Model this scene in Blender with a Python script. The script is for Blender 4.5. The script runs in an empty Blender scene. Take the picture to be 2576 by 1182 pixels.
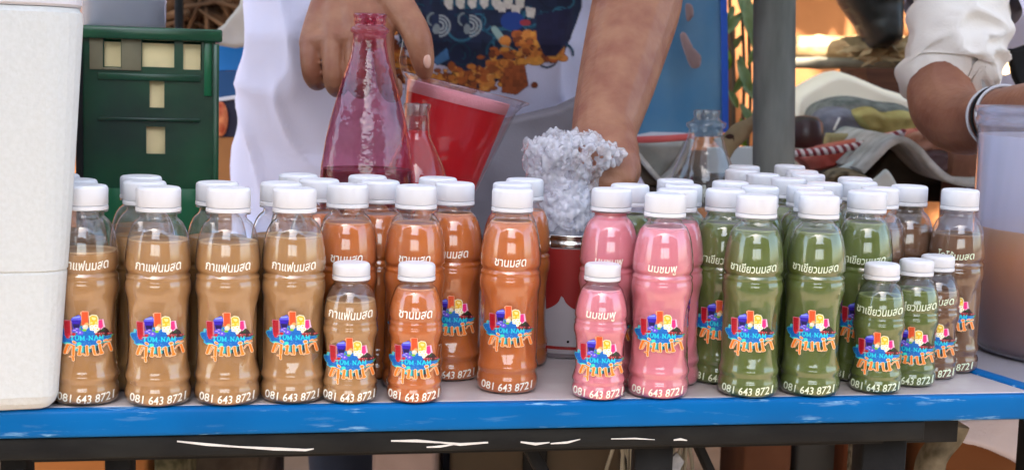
import bpy, bmesh, math, random
import numpy as np
from mathutils import Vector, Matrix, noise
rad = math.radians
sc = bpy.context.scene
C = sc.collection
# ------------------------------------------------------------------ camera
FPX = 3600.0; ROLL = rad(1.75); PITCH = rad(6.73); CAMZ = 1.03
_cp, _sp, _cr, _sr = math.cos(PITCH), math.sin(PITCH), math.cos(ROLL), math.sin(ROLL)
FWD = Vector((0, _cp, -_sp)); UP0 = Vector((0, _sp, _cp)); RT0 = Vector((1, 0, 0))
RT = RT0 * _cr + UP0 * _sr; UP = UP0 * _cr - RT0 * _sr
CAM = Vector((0, 0, CAMZ))
def at(x, y, Y):
    """point of the place seen at (x, y) of a 2576-wide view, at distance Y"""
    d = FWD + RT * ((x - 1288) / FPX) + UP * ((591 - y) / FPX)
    return CAM + d * (Y / d.y)
def atz(x, y, z):
    d = FWD + RT * ((x - 1288) / FPX) + UP * ((591 - y) / FPX)
    return CAM + d * ((z - CAMZ) / d.z)
cd = bpy.data.cameras.new('camera'); cam = bpy.data.objects.new('camera', cd); C.objects.link(cam)
cd.sensor_width = 36; cd.lens = FPX / 2576 * 36; cd.clip_start = .02; cd.clip_end = 300
cd.dof.use_dof = True; cd.dof.focus_distance = 1.24; cd.dof.aperture_fstop = 12
cam.matrix_world = Matrix(((RT.x, UP.x, -FWD.x, 0), (RT.y, UP.y, -FWD.y, 0), (RT.z, UP.z, -FWD.z, CAMZ), (0, 0, 0, 1)))
sc.camera = cam
# ------------------------------------------------------------------ light
SUN_EL, SUN_AZ = 52, 12          # sun high behind the camera, a little to its left
w = bpy.data.worlds.new('World'); sc.world = w; w.use_nodes = True
nt = w.node_tree; bg = nt.nodes['Background']; sky = nt.nodes.new('ShaderNodeTexSky')
sky.sky_type = 'NISHITA'; sky.sun_disc = False; sky.sun_elevation = rad(SUN_EL); sky.sun_rotation = rad(180 + SUN_AZ)
sky.air_density = 1.2; sky.dust_density = 2.5
nt.links.new(sky.outputs[0], bg.inputs[0]); bg.inputs[1].default_value = 0.15
sd = bpy.data.lights.new('sun', 'SUN'); sd.energy = 4.6; sd.angle = rad(.5); sd.color = (1, .97, .93)
sun = bpy.data.objects.new('sun', sd); C.objects.link(sun)
_sv = Vector((-math.sin(rad(SUN_AZ)) * math.cos(rad(SUN_EL)), -math.cos(rad(SUN_AZ)) * math.cos(rad(SUN_EL)), math.sin(rad(SUN_EL))))
sun.rotation_euler = _sv.to_track_quat('Z', 'Y').to_euler()
sc.view_settings.view_transform = 'Standard'; sc.view_settings.look = 'None'
sc.view_settings.gamma = 1; sc.view_settings.use_curve_mapping = False
sc.view_settings.exposure = 2.3
sc.render.engine = 'CYCLES'
sc.cycles.transparent_max_bounces = 40; sc.cycles.max_bounces = 10
sc.cycles.use_denoising = True
sc.cycles.caustics_reflective = False; sc.cycles.caustics_refractive = False
# ------------------------------------------------------------------ materials
def lin(c):
    return tuple(((v / 255) / 12.92 if v / 255 <= .04045 else ((v / 255 + .055) / 1.055) ** 2.4) for v in c)
MATS = {}
def mat(name, rgb, rough=.5, spec=.5, var=.0, vscale=20, bump=0, bscale=60, metal=0, sss=0, coat=0, stretch=(1, 1, 1), rgb2=None, contrast=(.35, .65), transl=0, tcol=None, emit=None):
    """procedural surface: base colour varied by noise towards rgb2, fine bump"""
    if name in MATS: return MATS[name]
    m = bpy.data.materials.new(name); m.use_nodes = True; MATS[name] = m
    n, l = m.node_tree.nodes, m.node_tree.links
    b = n['Principled BSDF']; out = n['Material Output']
    c = lin(rgb)
    b.inputs['Roughness'].default_value = rough; b.inputs['Metallic'].default_value = metal
    b.inputs['Specular IOR Level'].default_value = spec
    b.inputs['Coat Weight'].default_value = coat
    tc = n.new('ShaderNodeTexCoord'); mp = n.new('ShaderNodeMapping'); mp.inputs['Scale'].default_value = stretch
    l.new(tc.outputs['Object'], mp.inputs[0])
    if var or rgb2:
        t = n.new('ShaderNodeTexNoise'); t.inputs['Scale'].default_value = vscale; t.inputs['Detail'].default_value = 6
        l.new(mp.outputs[0], t.inputs['Vector'])
        r = n.new('ShaderNodeValToRGB'); l.new(t.outputs[0], r.inputs[0])
        c2 = lin(rgb2) if rgb2 else tuple(v * (1 - var) for v in c)
        r.color_ramp.elements[0].position = contrast[0]; r.color_ramp.elements[1].position = contrast[1]
        r.color_ramp.elements[0].color = (*c2, 1); r.color_ramp.elements[1].color = (*c, 1)
        l.new(r.outputs[0], b.inputs['Base Color'])
    else: b.inputs['Base Color'].default_value = (*c, 1)
    if bump:
        t2 = n.new('ShaderNodeTexNoise'); t2.inputs['Scale'].default_value = bscale; t2.inputs['Detail'].default_value = 4
        l.new(mp.outputs[0], t2.inputs['Vector'])
        bp = n.new('ShaderNodeBump'); bp.inputs['Strength'].default_value = bump; bp.inputs['Distance'].default_value = .002
        l.new(t2.outputs[0], bp.inputs['Height']); l.new(bp.outputs[0], b.inputs['Normal'])
    if sss:
        b.inputs['Subsurface Weight'].default_value = sss; b.inputs['Subsurface Radius'].default_value = (.01, .004, .002); b.inputs['Subsurface Scale'].default_value = .6
    if emit:
        b.inputs['Emission Color'].default_value = (*lin(emit[0]), 1); b.inputs['Emission Strength'].default_value = emit[1]
    if transl:
        tr = n.new('ShaderNodeBsdfTranslucent'); tr.inputs[0].default_value = (*lin(tcol or rgb), 1)
        mx = n.new('ShaderNodeMixShader'); mx.inputs[0].default_value = transl
        l.new(b.outputs[0], mx.inputs[1]); l.new(tr.outputs[0], mx.inputs[2]); l.new(mx.outputs[0], out.inputs[0])
    return m
def clear_mat(name, tint=(1, 1, 1), ior=1.5, film=(220, 220, 225), film_amt=.06, rough=.04, film_var=0, fscale=30, bump=0, bscale=80, gain=1.0):
    """thin clear wall: lets light straight through, mirrors at its face, with a light film of residue"""
    if name in MATS: return MATS[name]
    m = bpy.data.materials.new(name); m.use_nodes = True; MATS[name] = m
    n, l = m.node_tree.nodes, m.node_tree.links; n.remove(n['Principled BSDF']); out = n['Material Output']
    g = n.new('ShaderNodeNewGeometry'); mr = n.new('ShaderNodeMapRange'); mr.inputs[3].default_value = ior; mr.inputs[4].default_value = 1 / ior
    l.new(g.outputs['Backfacing'], mr.inputs[0])
    fr = n.new('ShaderNodeFresnel'); l.new(mr.outputs[0], fr.inputs[0])
    tr = n.new('ShaderNodeBsdfTransparent'); tr.inputs[0].default_value = (*tint, 1)
    gl = n.new('ShaderNodeBsdfGlossy'); gl.inputs['Roughness'].default_value = rough
    df = n.new('ShaderNodeBsdfDiffuse'); df.inputs[0].default_value = (*lin(film), 1)
    tl = n.new('ShaderNodeBsdfTranslucent'); tl.inputs[0].default_value = (*lin(film), 1)
    m0 = n.new('ShaderNodeMixShader'); m0.inputs[0].default_value = .4; l.new(df.outputs[0], m0.inputs[1]); l.new(tl.outputs[0], m0.inputs[2])
    m1 = n.new('ShaderNodeMixShader'); l.new(tr.outputs[0], m1.inputs[1]); l.new(m0.outputs[0], m1.inputs[2])
    tc = n.new('ShaderNodeTexCoord')
    if film_var:
        t = n.new('ShaderNodeTexNoise'); t.inputs['Scale'].default_value = fscale; t.inputs['Detail'].default_value = 5
        l.new(tc.outputs['Object'], t.inputs['Vector'])
        r = n.new('ShaderNodeMapRange'); r.inputs[1].default_value = .38; r.inputs[2].default_value = .62
        r.inputs[3].default_value = film_amt; r.inputs[4].default_value = film_amt + film_var
        l.new(t.outputs[0], r.inputs[0]); l.new(r.outputs[0], m1.inputs[0])
    else: m1.inputs[0].default_value = film_amt
    m2 = n.new('ShaderNodeMixShader')
    ml = n.new('ShaderNodeMath'); ml.operation = 'MULTIPLY'; ml.use_clamp = True; ml.inputs[1].default_value = gain
    l.new(fr.outputs[0], ml.inputs[0]); l.new(ml.outputs[0], m2.inputs[0])
    l.new(m1.outputs[0], m2.inputs[1]); l.new(gl.outputs[0], m2.inputs[2]); l.new(m2.outputs[0], out.inputs[0])
    if bump:
        t2 = n.new('ShaderNodeTexNoise'); t2.inputs['Scale'].default_value = bscale; l.new(tc.outputs['Object'], t2.inputs['Vector'])
        bp = n.new('ShaderNodeBump'); bp.inputs['Strength'].default_value = bump; bp.inputs['Distance'].default_value = .002
        l.new(t2.outputs[0], bp.inputs['Height']); l.new(bp.outputs[0], gl.inputs['Normal']); l.new(bp.outputs[0], fr.inputs['Normal'])
    return m
def paint_mat(name, rough=.4):
    """flat print: colours and cut-out carried by the sheet's own colour attribute"""
    if name in MATS: return MATS[name]
    m = bpy.data.materials.new(name); m.use_nodes = True; MATS[name] = m
    n, l = m.node_tree.nodes, m.node_tree.links; b = n['Principled BSDF']; b.inputs['Roughness'].default_value = rough
    a = n.new('ShaderNodeAttribute'); a.attribute_name = 'paint'; l.new(a.outputs['Color'], b.inputs['Base Color']); l.new(a.outputs['Alpha'], b.inputs['Alpha'])
    return m
# ------------------------------------------------------------------ building helpers
def tag(o, label=None, cat=None, group=None, kind=None):
    if label: o['label'] = label
    if cat: o['category'] = cat
    if group: o['group'] = group
    if kind: o['kind'] = kind
    return o
def empty(name, loc=(0, 0, 0), rz=0, label=None, cat=None, group=None):
    o = bpy.data.objects.new(name, None); C.objects.link(o); o.location = loc; o.rotation_euler = (0, 0, rz); o.empty_display_size = .02
    return tag(o, label, cat, group)
def link(name, me, parent=None, m=None):
    o = bpy.data.objects.new(name, me); C.objects.link(o)
    if m is not None and not me.materials: me.materials.append(m)
    if parent: o.parent = parent
    return o
def mesh(name, verts, faces, m=None, smooth=True, mats=None, idx=None):
    me = bpy.data.meshes.new(name); me.from_pydata([tuple(v) for v in verts], [], faces); me.update()
    if m: me.materials.append(m)
    for q in mats or []: me.materials.append(q)
    if idx is not None: me.polygons.foreach_set('material_index', idx)
    if smooth: me.polygons.foreach_set('use_smooth', [True] * len(me.polygons))
    return me
def obj(name, verts, faces, m, parent=None, smooth=True):
    return link(name, mesh(name, verts, faces, m, smooth), parent)
def sharpen(me, ang=35):
    try: me.set_sharp_from_angle(angle=rad(ang))
    except Exception: pass
def lathe(prof, n=48, rf=None, cap0=True, cap1=True):
    """prof: list of (r, z); rf(theta, r, z) -> r"""
    V, F = [], []
    for (r, z) in prof:
        for k in range(n):
            t = 2 * math.pi * k / n; q = rf(t, r, z) if rf else r
            V.append((q * math.cos(t), q * math.sin(t), z))
    for i in range(len(prof) - 1):
        for k in range(n):
            a = i * n + k; b = i * n + (k + 1) % n
            F.append((a, b, b + n, a + n))
    if cap0: F.append(tuple(range(n))[::-1])
    if cap1: F.append(tuple(range((len(prof) - 1) * n, len(prof) * n)))
    return V, F
def box(cx, cy, cz, sx, sy, sz, rz=0, M=None):
    V = []
    for dz in (-1, 1):
        for dx, dy in ((-1, -1), (1, -1), (1, 1), (-1, 1)):
            v = Vector((dx * sx / 2, dy * sy / 2, dz * sz / 2)); v.rotate(Matrix.Rotation(rz, 3, 'Z')); V.append(v + Vector((cx, cy, cz)))
    F = [(3, 2, 1, 0), (4, 5, 6, 7), (0, 1, 5, 4), (1, 2, 6, 5), (2, 3, 7, 6), (3, 0, 4, 7)]
    return [tuple(v) for v in V], F
def bevelled(name, V, F, m, parent=None, width=.003, seg=2, smooth=True):
    me = bpy.data.meshes.new(name); bm = bmesh.new()
    vs = [bm.verts.new(v) for v in V]
    for f in F: bm.faces.new([vs[i] for i in f])
    bmesh.ops.recalc_face_normals(bm, faces=bm.faces)
    bmesh.ops.bevel(bm, geom=list(bm.edges), offset=width, segments=seg, profile=.5, affect='EDGES')
    bm.to_mesh(me); bm.free(); me.materials.append(m)
    if smooth: me.polygons.foreach_set('use_smooth', [True] * len(me.polygons)); sharpen(me, 50)
    return link(name, me, parent)
def beam(name, a, b, wx, wy, m, parent=None, bev=.002):
    """rectangular bar from a to b"""
    a, b = Vector(a), Vector(b); d = (b - a); L = d.length; q = d.to_track_quat('Z', 'Y')
    V = []
    for z in (0, L):
        for dx, dy in ((-1, -1), (1, -1), (1, 1), (-1, 1)): V.append(a + q @ Vector((dx * wx / 2, dy * wy / 2, z)))
    return bevelled(name, V, [(3, 2, 1, 0), (4, 5, 6, 7), (0, 1, 5, 4), (1, 2, 6, 5), (2, 3, 7, 6), (3, 0, 4, 7)], m, parent, bev)
def tube(path, radii, n=12, caps=True, wob=0):
    V, F = [], []; P = [Vector(p) for p in path]
    if not hasattr(radii, '__len__'): radii = [radii] * len(P)
    prev = None
    for i, p in enumerate(P):
        d = (P[min(i + 1, len(P) - 1)] - P[max(i - 1, 0)]).normalized()
        ref = prev if prev is not None else (Vector((0, 0, 1)) if abs(d.z) < .9 else Vector((1, 0, 0)))
        x = (ref - d * ref.dot(d)).normalized(); yv = d.cross(x); prev = x
        for k in range(n):
            t = 2 * math.pi * k / n; r = radii[i]
            if wob: r *= 1 + wob * noise.noise(Vector((p.x * 30 + math.cos(t), p.y * 30 + math.sin(t), p.z * 30)))
            V.append(p + (x * math.cos(t) + yv * math.sin(t)) * r)
    for i in range(len(P) - 1):
        for k in range(n):
            a = i * n + k; b = i * n + (k + 1) % n; F.append((a, b, b + n, a + n))
    if caps: F.append(tuple(range(n))[::-1]); F.append(tuple(range((len(P) - 1) * n, len(P) * n)))
    return [tuple(v) for v in V], F
def merge(*parts):
    V, F = [], []
    for v, f in parts:
        o = len(V); V += list(v); F += [tuple(i + o for i in q) for q in f]
    return V, F
def smooth_path(P, sub=6):
    P = [Vector(p) for p in P]; out = []
    for i in range(len(P) - 1):
        p0, p1, p2, p3 = P[max(i - 1, 0)], P[i], P[i + 1], P[min(i + 2, len(P) - 1)]
        for k in range(sub):
            t = k / sub; out.append(.5 * ((2 * p1) + (p2 - p0) * t + (2 * p0 - 5 * p1 + 4 * p2 - p3) * t * t + (3 * p1 - p0 - 3 * p2 + p3) * t ** 3))
    return out + [P[-1]]
def inside(px, py, poly):
    r = np.zeros(px.shape, bool); n = len(poly)
    for i in range(n):
        x1, y1 = poly[i]; x2, y2 = poly[(i + 1) % n]
        if y1 == y2: continue
        r ^= ((y1 > py) != (y2 > py)) & (px < (x2 - x1) * (py - y1) / (y2 - y1) + x1)
    return r
def edist(px, py, poly):
    d = np.full(px.shape, 1e9)
    for i in range(len(poly)):
        x1, y1 = poly[i]; x2, y2 = poly[(i + 1) % len(poly)]
        L = (x2 - x1) ** 2 + (y2 - y1) ** 2 + 1e-9
        t = np.clip(((px - x1) * (x2 - x1) + (py - y1) * (y2 - y1)) / L, 0, 1)
        d = np.minimum(d, np.hypot(px - x1 - t * (x2 - x1), py - y1 - t * (y2 - y1)))
    return d
def round_poly(pts, sub=5):
    n = len(pts); out = []
    for i in range(n):
        p0, p1, p2, p3 = [np.array(pts[(i + k) % n], float) for k in (-1, 0, 1, 2)]
        for k in range(sub):
            t = k / sub; out.append(tuple(.5 * ((2 * p1) + (p2 - p0) * t + (2 * p0 - 5 * p1 + 4 * p2 - p3) * t * t + (3 * p1 - p0 - 3 * p2 + p3) * t ** 3)))
    return out
def pillow(name, pts, Y, depth, m, parent=None, step=4, wr=.006, wsc=18, seed=0, soft=40, rounded=True, tilt=0):
    """a soft body whose front outline is pts at distance Y: bulges to the front and back, wrinkled"""
    if rounded: pts = round_poly(pts)
    xs = [p[0] for p in pts]; ys = [p[1] for p in pts]
    gx = np.arange(min(xs) - step, max(xs) + step, step); gy = np.arange(min(ys) - step, max(ys) + step, step)
    X, Yg = np.meshgrid(gx, gy); ins = inside(X, Yg, pts); d = edist(X, Yg, pts)
    # snap the outermost vertices onto the outline
    sd_ = np.where(ins, d, -d)
    keep = sd_ > -step * .75
    gxx = np.gradient(sd_, axis=1) / step; gyy = np.gradient(sd_, axis=0) / step
    sn = keep & (sd_ < step * .5)
    X = np.where(sn, X - gxx * sd_, X); Yg = np.where(sn, Yg - gyy * sd_, Yg)
    dd = np.clip(np.where(sn, 0, sd_) / soft, 0, 1); prof = np.sqrt(1 - (1 - dd) ** 2)
    idx = -np.ones(X.shape, int); V = []; n = 0
    ny, nx = X.shape; ymid = sum(ys) / len(ys)
    for s in (0, 1):
        for j in range(ny):
            for i in range(nx):
                if keep[j, i]:
                    yy = Y + tilt * (ymid - Yg[j, i])
                    p = at(X[j, i], Yg[j, i], yy)
                    w_ = noise.fractal(Vector((p.x * wsc + seed, p.z * wsc, seed)), 1, 2, 3) * wr
                    off = prof[j, i] * depth / 2
                    q = (p - CAM).normalized()
                    p = p + Vector((0, 1, 0)) * (depth / 2) + Vector((0, (-1 if s == 0 else 1) * off + w_ * (1 if s == 0 else .3) * prof[j, i], 0))
                    V.append(tuple(p))
                    if s == 0: idx[j, i] = n; n += 1
    F = []
    for j in range(ny - 1):
        for i in range(nx - 1):
            a, b, c, e = idx[j, i], idx[j, i + 1], idx[j + 1, i + 1], idx[j + 1, i]
            if min(a, b, c, e) >= 0: F.append((a, e, c, b)); F.append((a + n, b + n, c + n, e + n))
    from collections import Counter
    ec = Counter()
    for f in F[0::2]:
        for k in range(4): ec[(f[k], f[(k + 1) % 4])] += 1
    for (a, b) in list(ec):
        if (b, a) not in ec: F.append((b, a, a + n, b + n))
    return obj(name, V, F, m, parent)
def paint_sheet(name, img, posf, m, parent=None):
    """img: (H, W, 4) linear rgba; posf(i, j) -> point. Builds only where there is ink."""
    H, W = img.shape[:2]; al = img[..., 3] > .02
    near = al.copy()
    near[1:] |= al[:-1]; near[:-1] |= al[1:]; near[:, 1:] |= near[:, :-1].copy(); near[:, :-1] |= near[:, 1:].copy()
    idx = -np.ones((H, W), int); V = []; col = []
    # let colour bleed to the clear neighbours so that edges stay clean
    for j in range(H):
        for i in range(W):
            if near[j, i]:
                idx[j, i] = len(V); V.append(tuple(posf(i, j))); c = img[j, i]
                if not al[j, i]:
                    blk = img[max(j - 1, 0):j + 2, max(i - 1, 0):i + 2].reshape(-1, 4); k = blk[blk[:, 3] > .02]
                    if len(k): c = np.array([*k[:, :3].mean(0), 0])
                col.append(c)
    F = []
    for j in range(H - 1):
        for i in range(W - 1):
            q = (idx[j, i], idx[j + 1, i], idx[j + 1, i + 1], idx[j, i + 1])
            if min(q) >= 0: F.append(q)
    me = mesh(name, V, F, m)
    a = me.color_attributes.new('paint', 'FLOAT_COLOR', 'POINT'); a.data.foreach_set('color', np.array(col, dtype=np.float32).ravel())
    return link(name, me, parent)
class Canvas:
    def __init__(s, x0, y0, x1, y1, step, ss=3):
        s.x0, s.y0, s.step, s.ss = x0, y0, step, ss
        s.W = int((x1 - x0) / step) + 1; s.H = int((y1 - y0) / step) + 1
        gx = x0 + (np.arange(s.W * ss) / ss) * step; gy = y0 + (np.arange(s.H * ss) / ss) * step
        s.X, s.Y = np.meshgrid(gx, gy); s.im = np.zeros((s.H * ss, s.W * ss, 4)); s.n = np.random.RandomState(3)
    def put(s, mask, rgb, var=0, grain=6):
        c = np.array(lin(rgb)); k = np.ones(mask.shape)
        if var:
            h, w_ = mask.shape; g = s.n.rand(h // grain + 2, w_ // grain + 2)
            g = np.kron(g, np.ones((grain, grain)))[:h, :w_]; k = 1 - var + 2 * var * g
        s.im[mask, :3] = np.clip(c[None] * k[mask][:, None], 0, 1); s.im[mask, 3] = 1
    def poly(s, pts, rgb, var=0, grain=6): s.put(inside(s.X, s.Y, pts), rgb, var, grain)
    def ell(s, cx, cy, rx, ry, rgb, var=0): s.put(((s.X - cx) / rx) ** 2 + ((s.Y - cy) / ry) ** 2 < 1, rgb, var)
    def line(s, pts, w_, rgb, var=0, closed=False):
        d = np.full(s.X.shape, 1e9)
        for k in range(len(pts) - 1):
            (x1, y1), (x2, y2) = pts[k], pts[k + 1]; L = (x2 - x1) ** 2 + (y2 - y1) ** 2 + 1e-9
            t = np.clip(((s.X - x1) * (x2 - x1) + (s.Y - y1) * (y2 - y1)) / L, 0, 1)
            d = np.minimum(d, np.hypot(s.X - x1 - t * (x2 - x1), s.Y - y1 - t * (y2 - y1)))
        s.put(d < w_ / 2, rgb, var)
    def arc(s, cx, cy, r, a0, a1, w_, rgb):
        s.line([(cx + r * math.cos(rad(a)), cy + r * math.sin(rad(a))) for a in np.linspace(a0, a1, 14)], w_, rgb)
    def out(s):
        ss = s.ss; a = s.im.reshape(s.H, ss, s.W, ss, 4); al = a[..., 3].mean((1, 3))
        rgb = (a[..., :3] * a[..., 3:]).mean((1, 3)) / np.maximum(al, 1e-6)[..., None]
        return np.concatenate([rgb, al[..., None]], -1)
def text_mesh(body, width, height=None, bold=.02, arc=0, shear=0, size=1):
    """flat lettering as (verts, faces), centred in x, base line at 0"""
    cu = bpy.data.curves.new('t', 'FONT'); cu.body = body; cu.size = 1; cu.offset = bold; cu.resolution_u = 3; cu.shear = shear
    o = bpy.data.objects.new('t', cu); C.objects.link(o)
    dg = bpy.context.evaluated_depsgraph_get(); me = bpy.data.meshes.new_from_object(o.evaluated_get(dg))
    V = np.array([v.co[:2] for v in me.vertices]); F = [tuple(p.vertices) for p in me.polygons]
    bpy.data.objects.remove(o); bpy.data.curves.remove(cu); bpy.data.meshes.remove(me)
    x0, x1 = V[:, 0].min(), V[:, 0].max(); s = width / (x1 - x0)
    X = (V[:, 0] - (x0 + x1) / 2) * s; sy = s if height is None else height / (V[:, 1].max() - V[:, 1].min()); Z = V[:, 1] * sy
    return X, Z + arc * X ** 2, F
# ------------------------------------------------------------------ setting: ground, far wall, stall roof, added buildings behind the camera
g_dirt = mat('ground_dirt', (138, 120, 102), .9, .2, rgb2=(112, 96, 80), vscale=3, bump=.5, bscale=40)
def sheet_grid(name, x0, x1, y0, y1, z, nx, ny, m, amp=0, sc_=1.0):
    V = [(x0 + (x1 - x0) * i / nx, y0 + (y1 - y0) * j / ny, 0) for j in range(ny + 1) for i in range(nx + 1)]
    V = [(a, b, z + amp * noise.noise(Vector((a * sc_, b * sc_, 0)))) for a, b, _ in V]
    F = [(j * (nx + 1) + i, j * (nx + 1) + i + 1, (j + 1) * (nx + 1) + i + 1, (j + 1) * (nx + 1) + i) for j in range(ny) for i in range(nx)]
    return obj(name, V, F, m)
tag(sheet_grid('ground', -60, 60, -60, 60, 0, 60, 60, g_dirt, .02, .7), kind='structure')
m_pave = mat('lane_asphalt', (92, 88, 82), .85, .3, rgb2=(72, 68, 64), vscale=6, bump=.3)
tag(bevelled('pavement', *box(0, -4.2, .03, 16, 7.2, .1), m_pave, width=.02), kind='structure')  # unseen lane, kept dark so the sky stands out in bottle reflections
# painted wall behind the stall
m_wall = mat('ochre_wall', (196, 128, 78), .9, .2, rgb2=(150, 92, 54), vscale=2.2, bump=.4, bscale=30)
wall = bevelled('plaster_wall', *box(1.2, 4.45, 1.3, 9, .2, 2.6), m_wall, width=.01)
tag(wall, 'orange ochre plaster wall behind the stall with patches of sunlight', 'wall')
# canopy with its poles
m_can = mat('canopy_fabric', (176, 184, 196), .8, .2, bump=.3, bscale=200, transl=.22, tcol=(180, 188, 210))
m_pole = mat('grey_pole', (112, 114, 108), .7, .25, rgb2=(82, 84, 78), vscale=26, stretch=(1, 1, .25), bump=.35, bscale=60)
m_dark = mat('black_steel', (28, 28, 28), .6, .15, rgb2=(18, 18, 19), vscale=30, bump=.3)
can = empty('stall_canopy', (.1, 1.2, 0), label='pale fabric canopy stretched over the drinks stall', cat='canopy')
nx, ny = 24, 24; V = []
for j in range(ny + 1):
    for i in range(nx + 1):
        x = -2.0 + 4.2 * i / nx; y = -1.65 + 2.75 * j / ny
        V.append((x, y, 2.33 + .14 * math.cos((i / nx - .5) * 3.0) - .03 * abs(math.sin(j / ny * 9)) - .02 * noise.noise(Vector((x * 2, y * 2, 0)))))
F = [(j * (nx + 1) + i, j * (nx + 1) + i + 1, (j + 1) * (nx + 1) + i + 1, (j + 1) * (nx + 1) + i) for j in range(ny) for i in range(nx)]
obj('canopy_fabric', V, F, m_can, can)
for x, y in ((-1.95, -1.6), (2.1, -1.6), (-1.95, 1.07), (2.1, 1.07)):
    obj('canopy_pole', *tube([(x, y, 0), (x, y, 2.36)], .018, 10), m_dark, can)
# the stout pole in view
pp = [at(1953, -900, 1.92), at(1945, 640, 1.92)]
d_ = (pp[1] - pp[0]).normalized(); foot = pp[1] + d_ * ((pp[1].z) / -d_.z)
p0 = empty('stall_pole', foot, label='thick grey round pole standing behind the bottles at right of centre', cat='pole')
n_ = 14; pts = [pp[0].lerp(foot, i / n_) - foot for i in range(n_ + 1)]
obj('shaft', *tube(pts, .0279, 40), m_pole, p0)
obj('foot_plate', *lathe([(.06, -.0), (.06, .012), (.03, .014)], 32), m_dark, p0)
# unseen buildings behind the camera, added to frame the sky in bottle reflections
m_b1 = mat('plaster_grey', (150, 140, 128), .9, .2, var=.2, vscale=2); m_b2 = mat('plaster_brown', (128, 100, 80), .9, .2, var=.25, vscale=2)
m_roof = mat('roof_tin', (96, 84, 78), .6, .4, var=.3, vscale=5); m_win = mat('dark_pane', (30, 36, 42), .15, .6)
def building(x, y, sx, sy, h, m, label, rise=1.0):
    b = empty('building', (x, y, 0), label=label, cat='building')
    bevelled('wall', *box(0, 0, h / 2, sx, sy, h), m, b, .02)
    V = [(-sx / 2 - .3, -sy / 2 - .3, h), (sx / 2 + .3, -sy / 2 - .3, h), (sx / 2 + .3, sy / 2 + .3, h), (-sx / 2 - .3, sy / 2 + .3, h), (-sx / 2 - .3, 0, h + rise), (sx / 2 + .3, 0, h + rise)]
    obj('roof', V, [(0, 1, 5, 4), (2, 3, 4, 5), (1, 2, 5), (3, 0, 4), (3, 2, 1, 0)], m_roof, b, False)
    for i in range(int(sx // 1.6)):
        wx = -sx / 2 + .9 + i * 1.6
        for wz in ([1.2] if h < 3.2 else [1.2, 3.4]):
            o = bevelled('window', *box(wx, sy / 2 + .02, wz + .2, .8, .05, 1.0), m_b1, b, .01); bevelled('pane', *box(wx, sy / 2 + .05, wz + .2, .66, .03, .86), m_win, o, .004)
building(-6.6, -8.5, 7.2, 4, 6.8, m_b1, 'tall grey plastered building added behind the camera, at the left', 1.3)
building(.7, -34, 26, 4, 3.2, m_b2, 'low brown house added far behind the camera between two taller ones')
building(7.2, -8.5, 7.0, 4, 6.2, m_b2, 'tall brown building added behind the camera, at the right', 1.2)
opp = empty('stall_canopy', (.1, -4.2, 0), label='unseen canopy added behind the camera to shape the bottle reflections', cat='canopy')  # added awning, bounds the sky gap mirrored in the bottles
V = []
for j in range(13):
    for i in range(13):
        x = -2.9 + 5.6 * i / 12; y = -1.4 + 2.8 * j / 12; V.append((x, y, 2.55 - .10 * abs(j / 12 - .5) * 4 - .03 * abs(math.sin(i * 1.1))))
obj('canopy_fabric', V, [(j * 13 + i, j * 13 + i + 1, (j + 1) * 13 + i + 1, (j + 1) * 13 + i) for j in range(12) for i in range(12)], mat('canopy_maroon', (96, 50, 50), .85, .2), opp)
for x, y in ((-2.8, -1.3), (-.35, 1.35), (2.6, -1.3), (2.6, 1.35), (-2.8, 1.35)): obj('canopy_pole', *tube([(x, y, 0), (x, y, 2.36)], .03, 10), m_dark, opp)
bevelled('counter', *box(0, .2, .45, 4.6, .7, .9), m_b2, opp, .01)
for k in range(9): bevelled('stacked_goods', *box(-2.0 + k * .5, .1, 1.0 + .05 * (k % 3), .3, .3, .2 + .1 * (k % 3)), m_b1, opp, .01)
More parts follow.
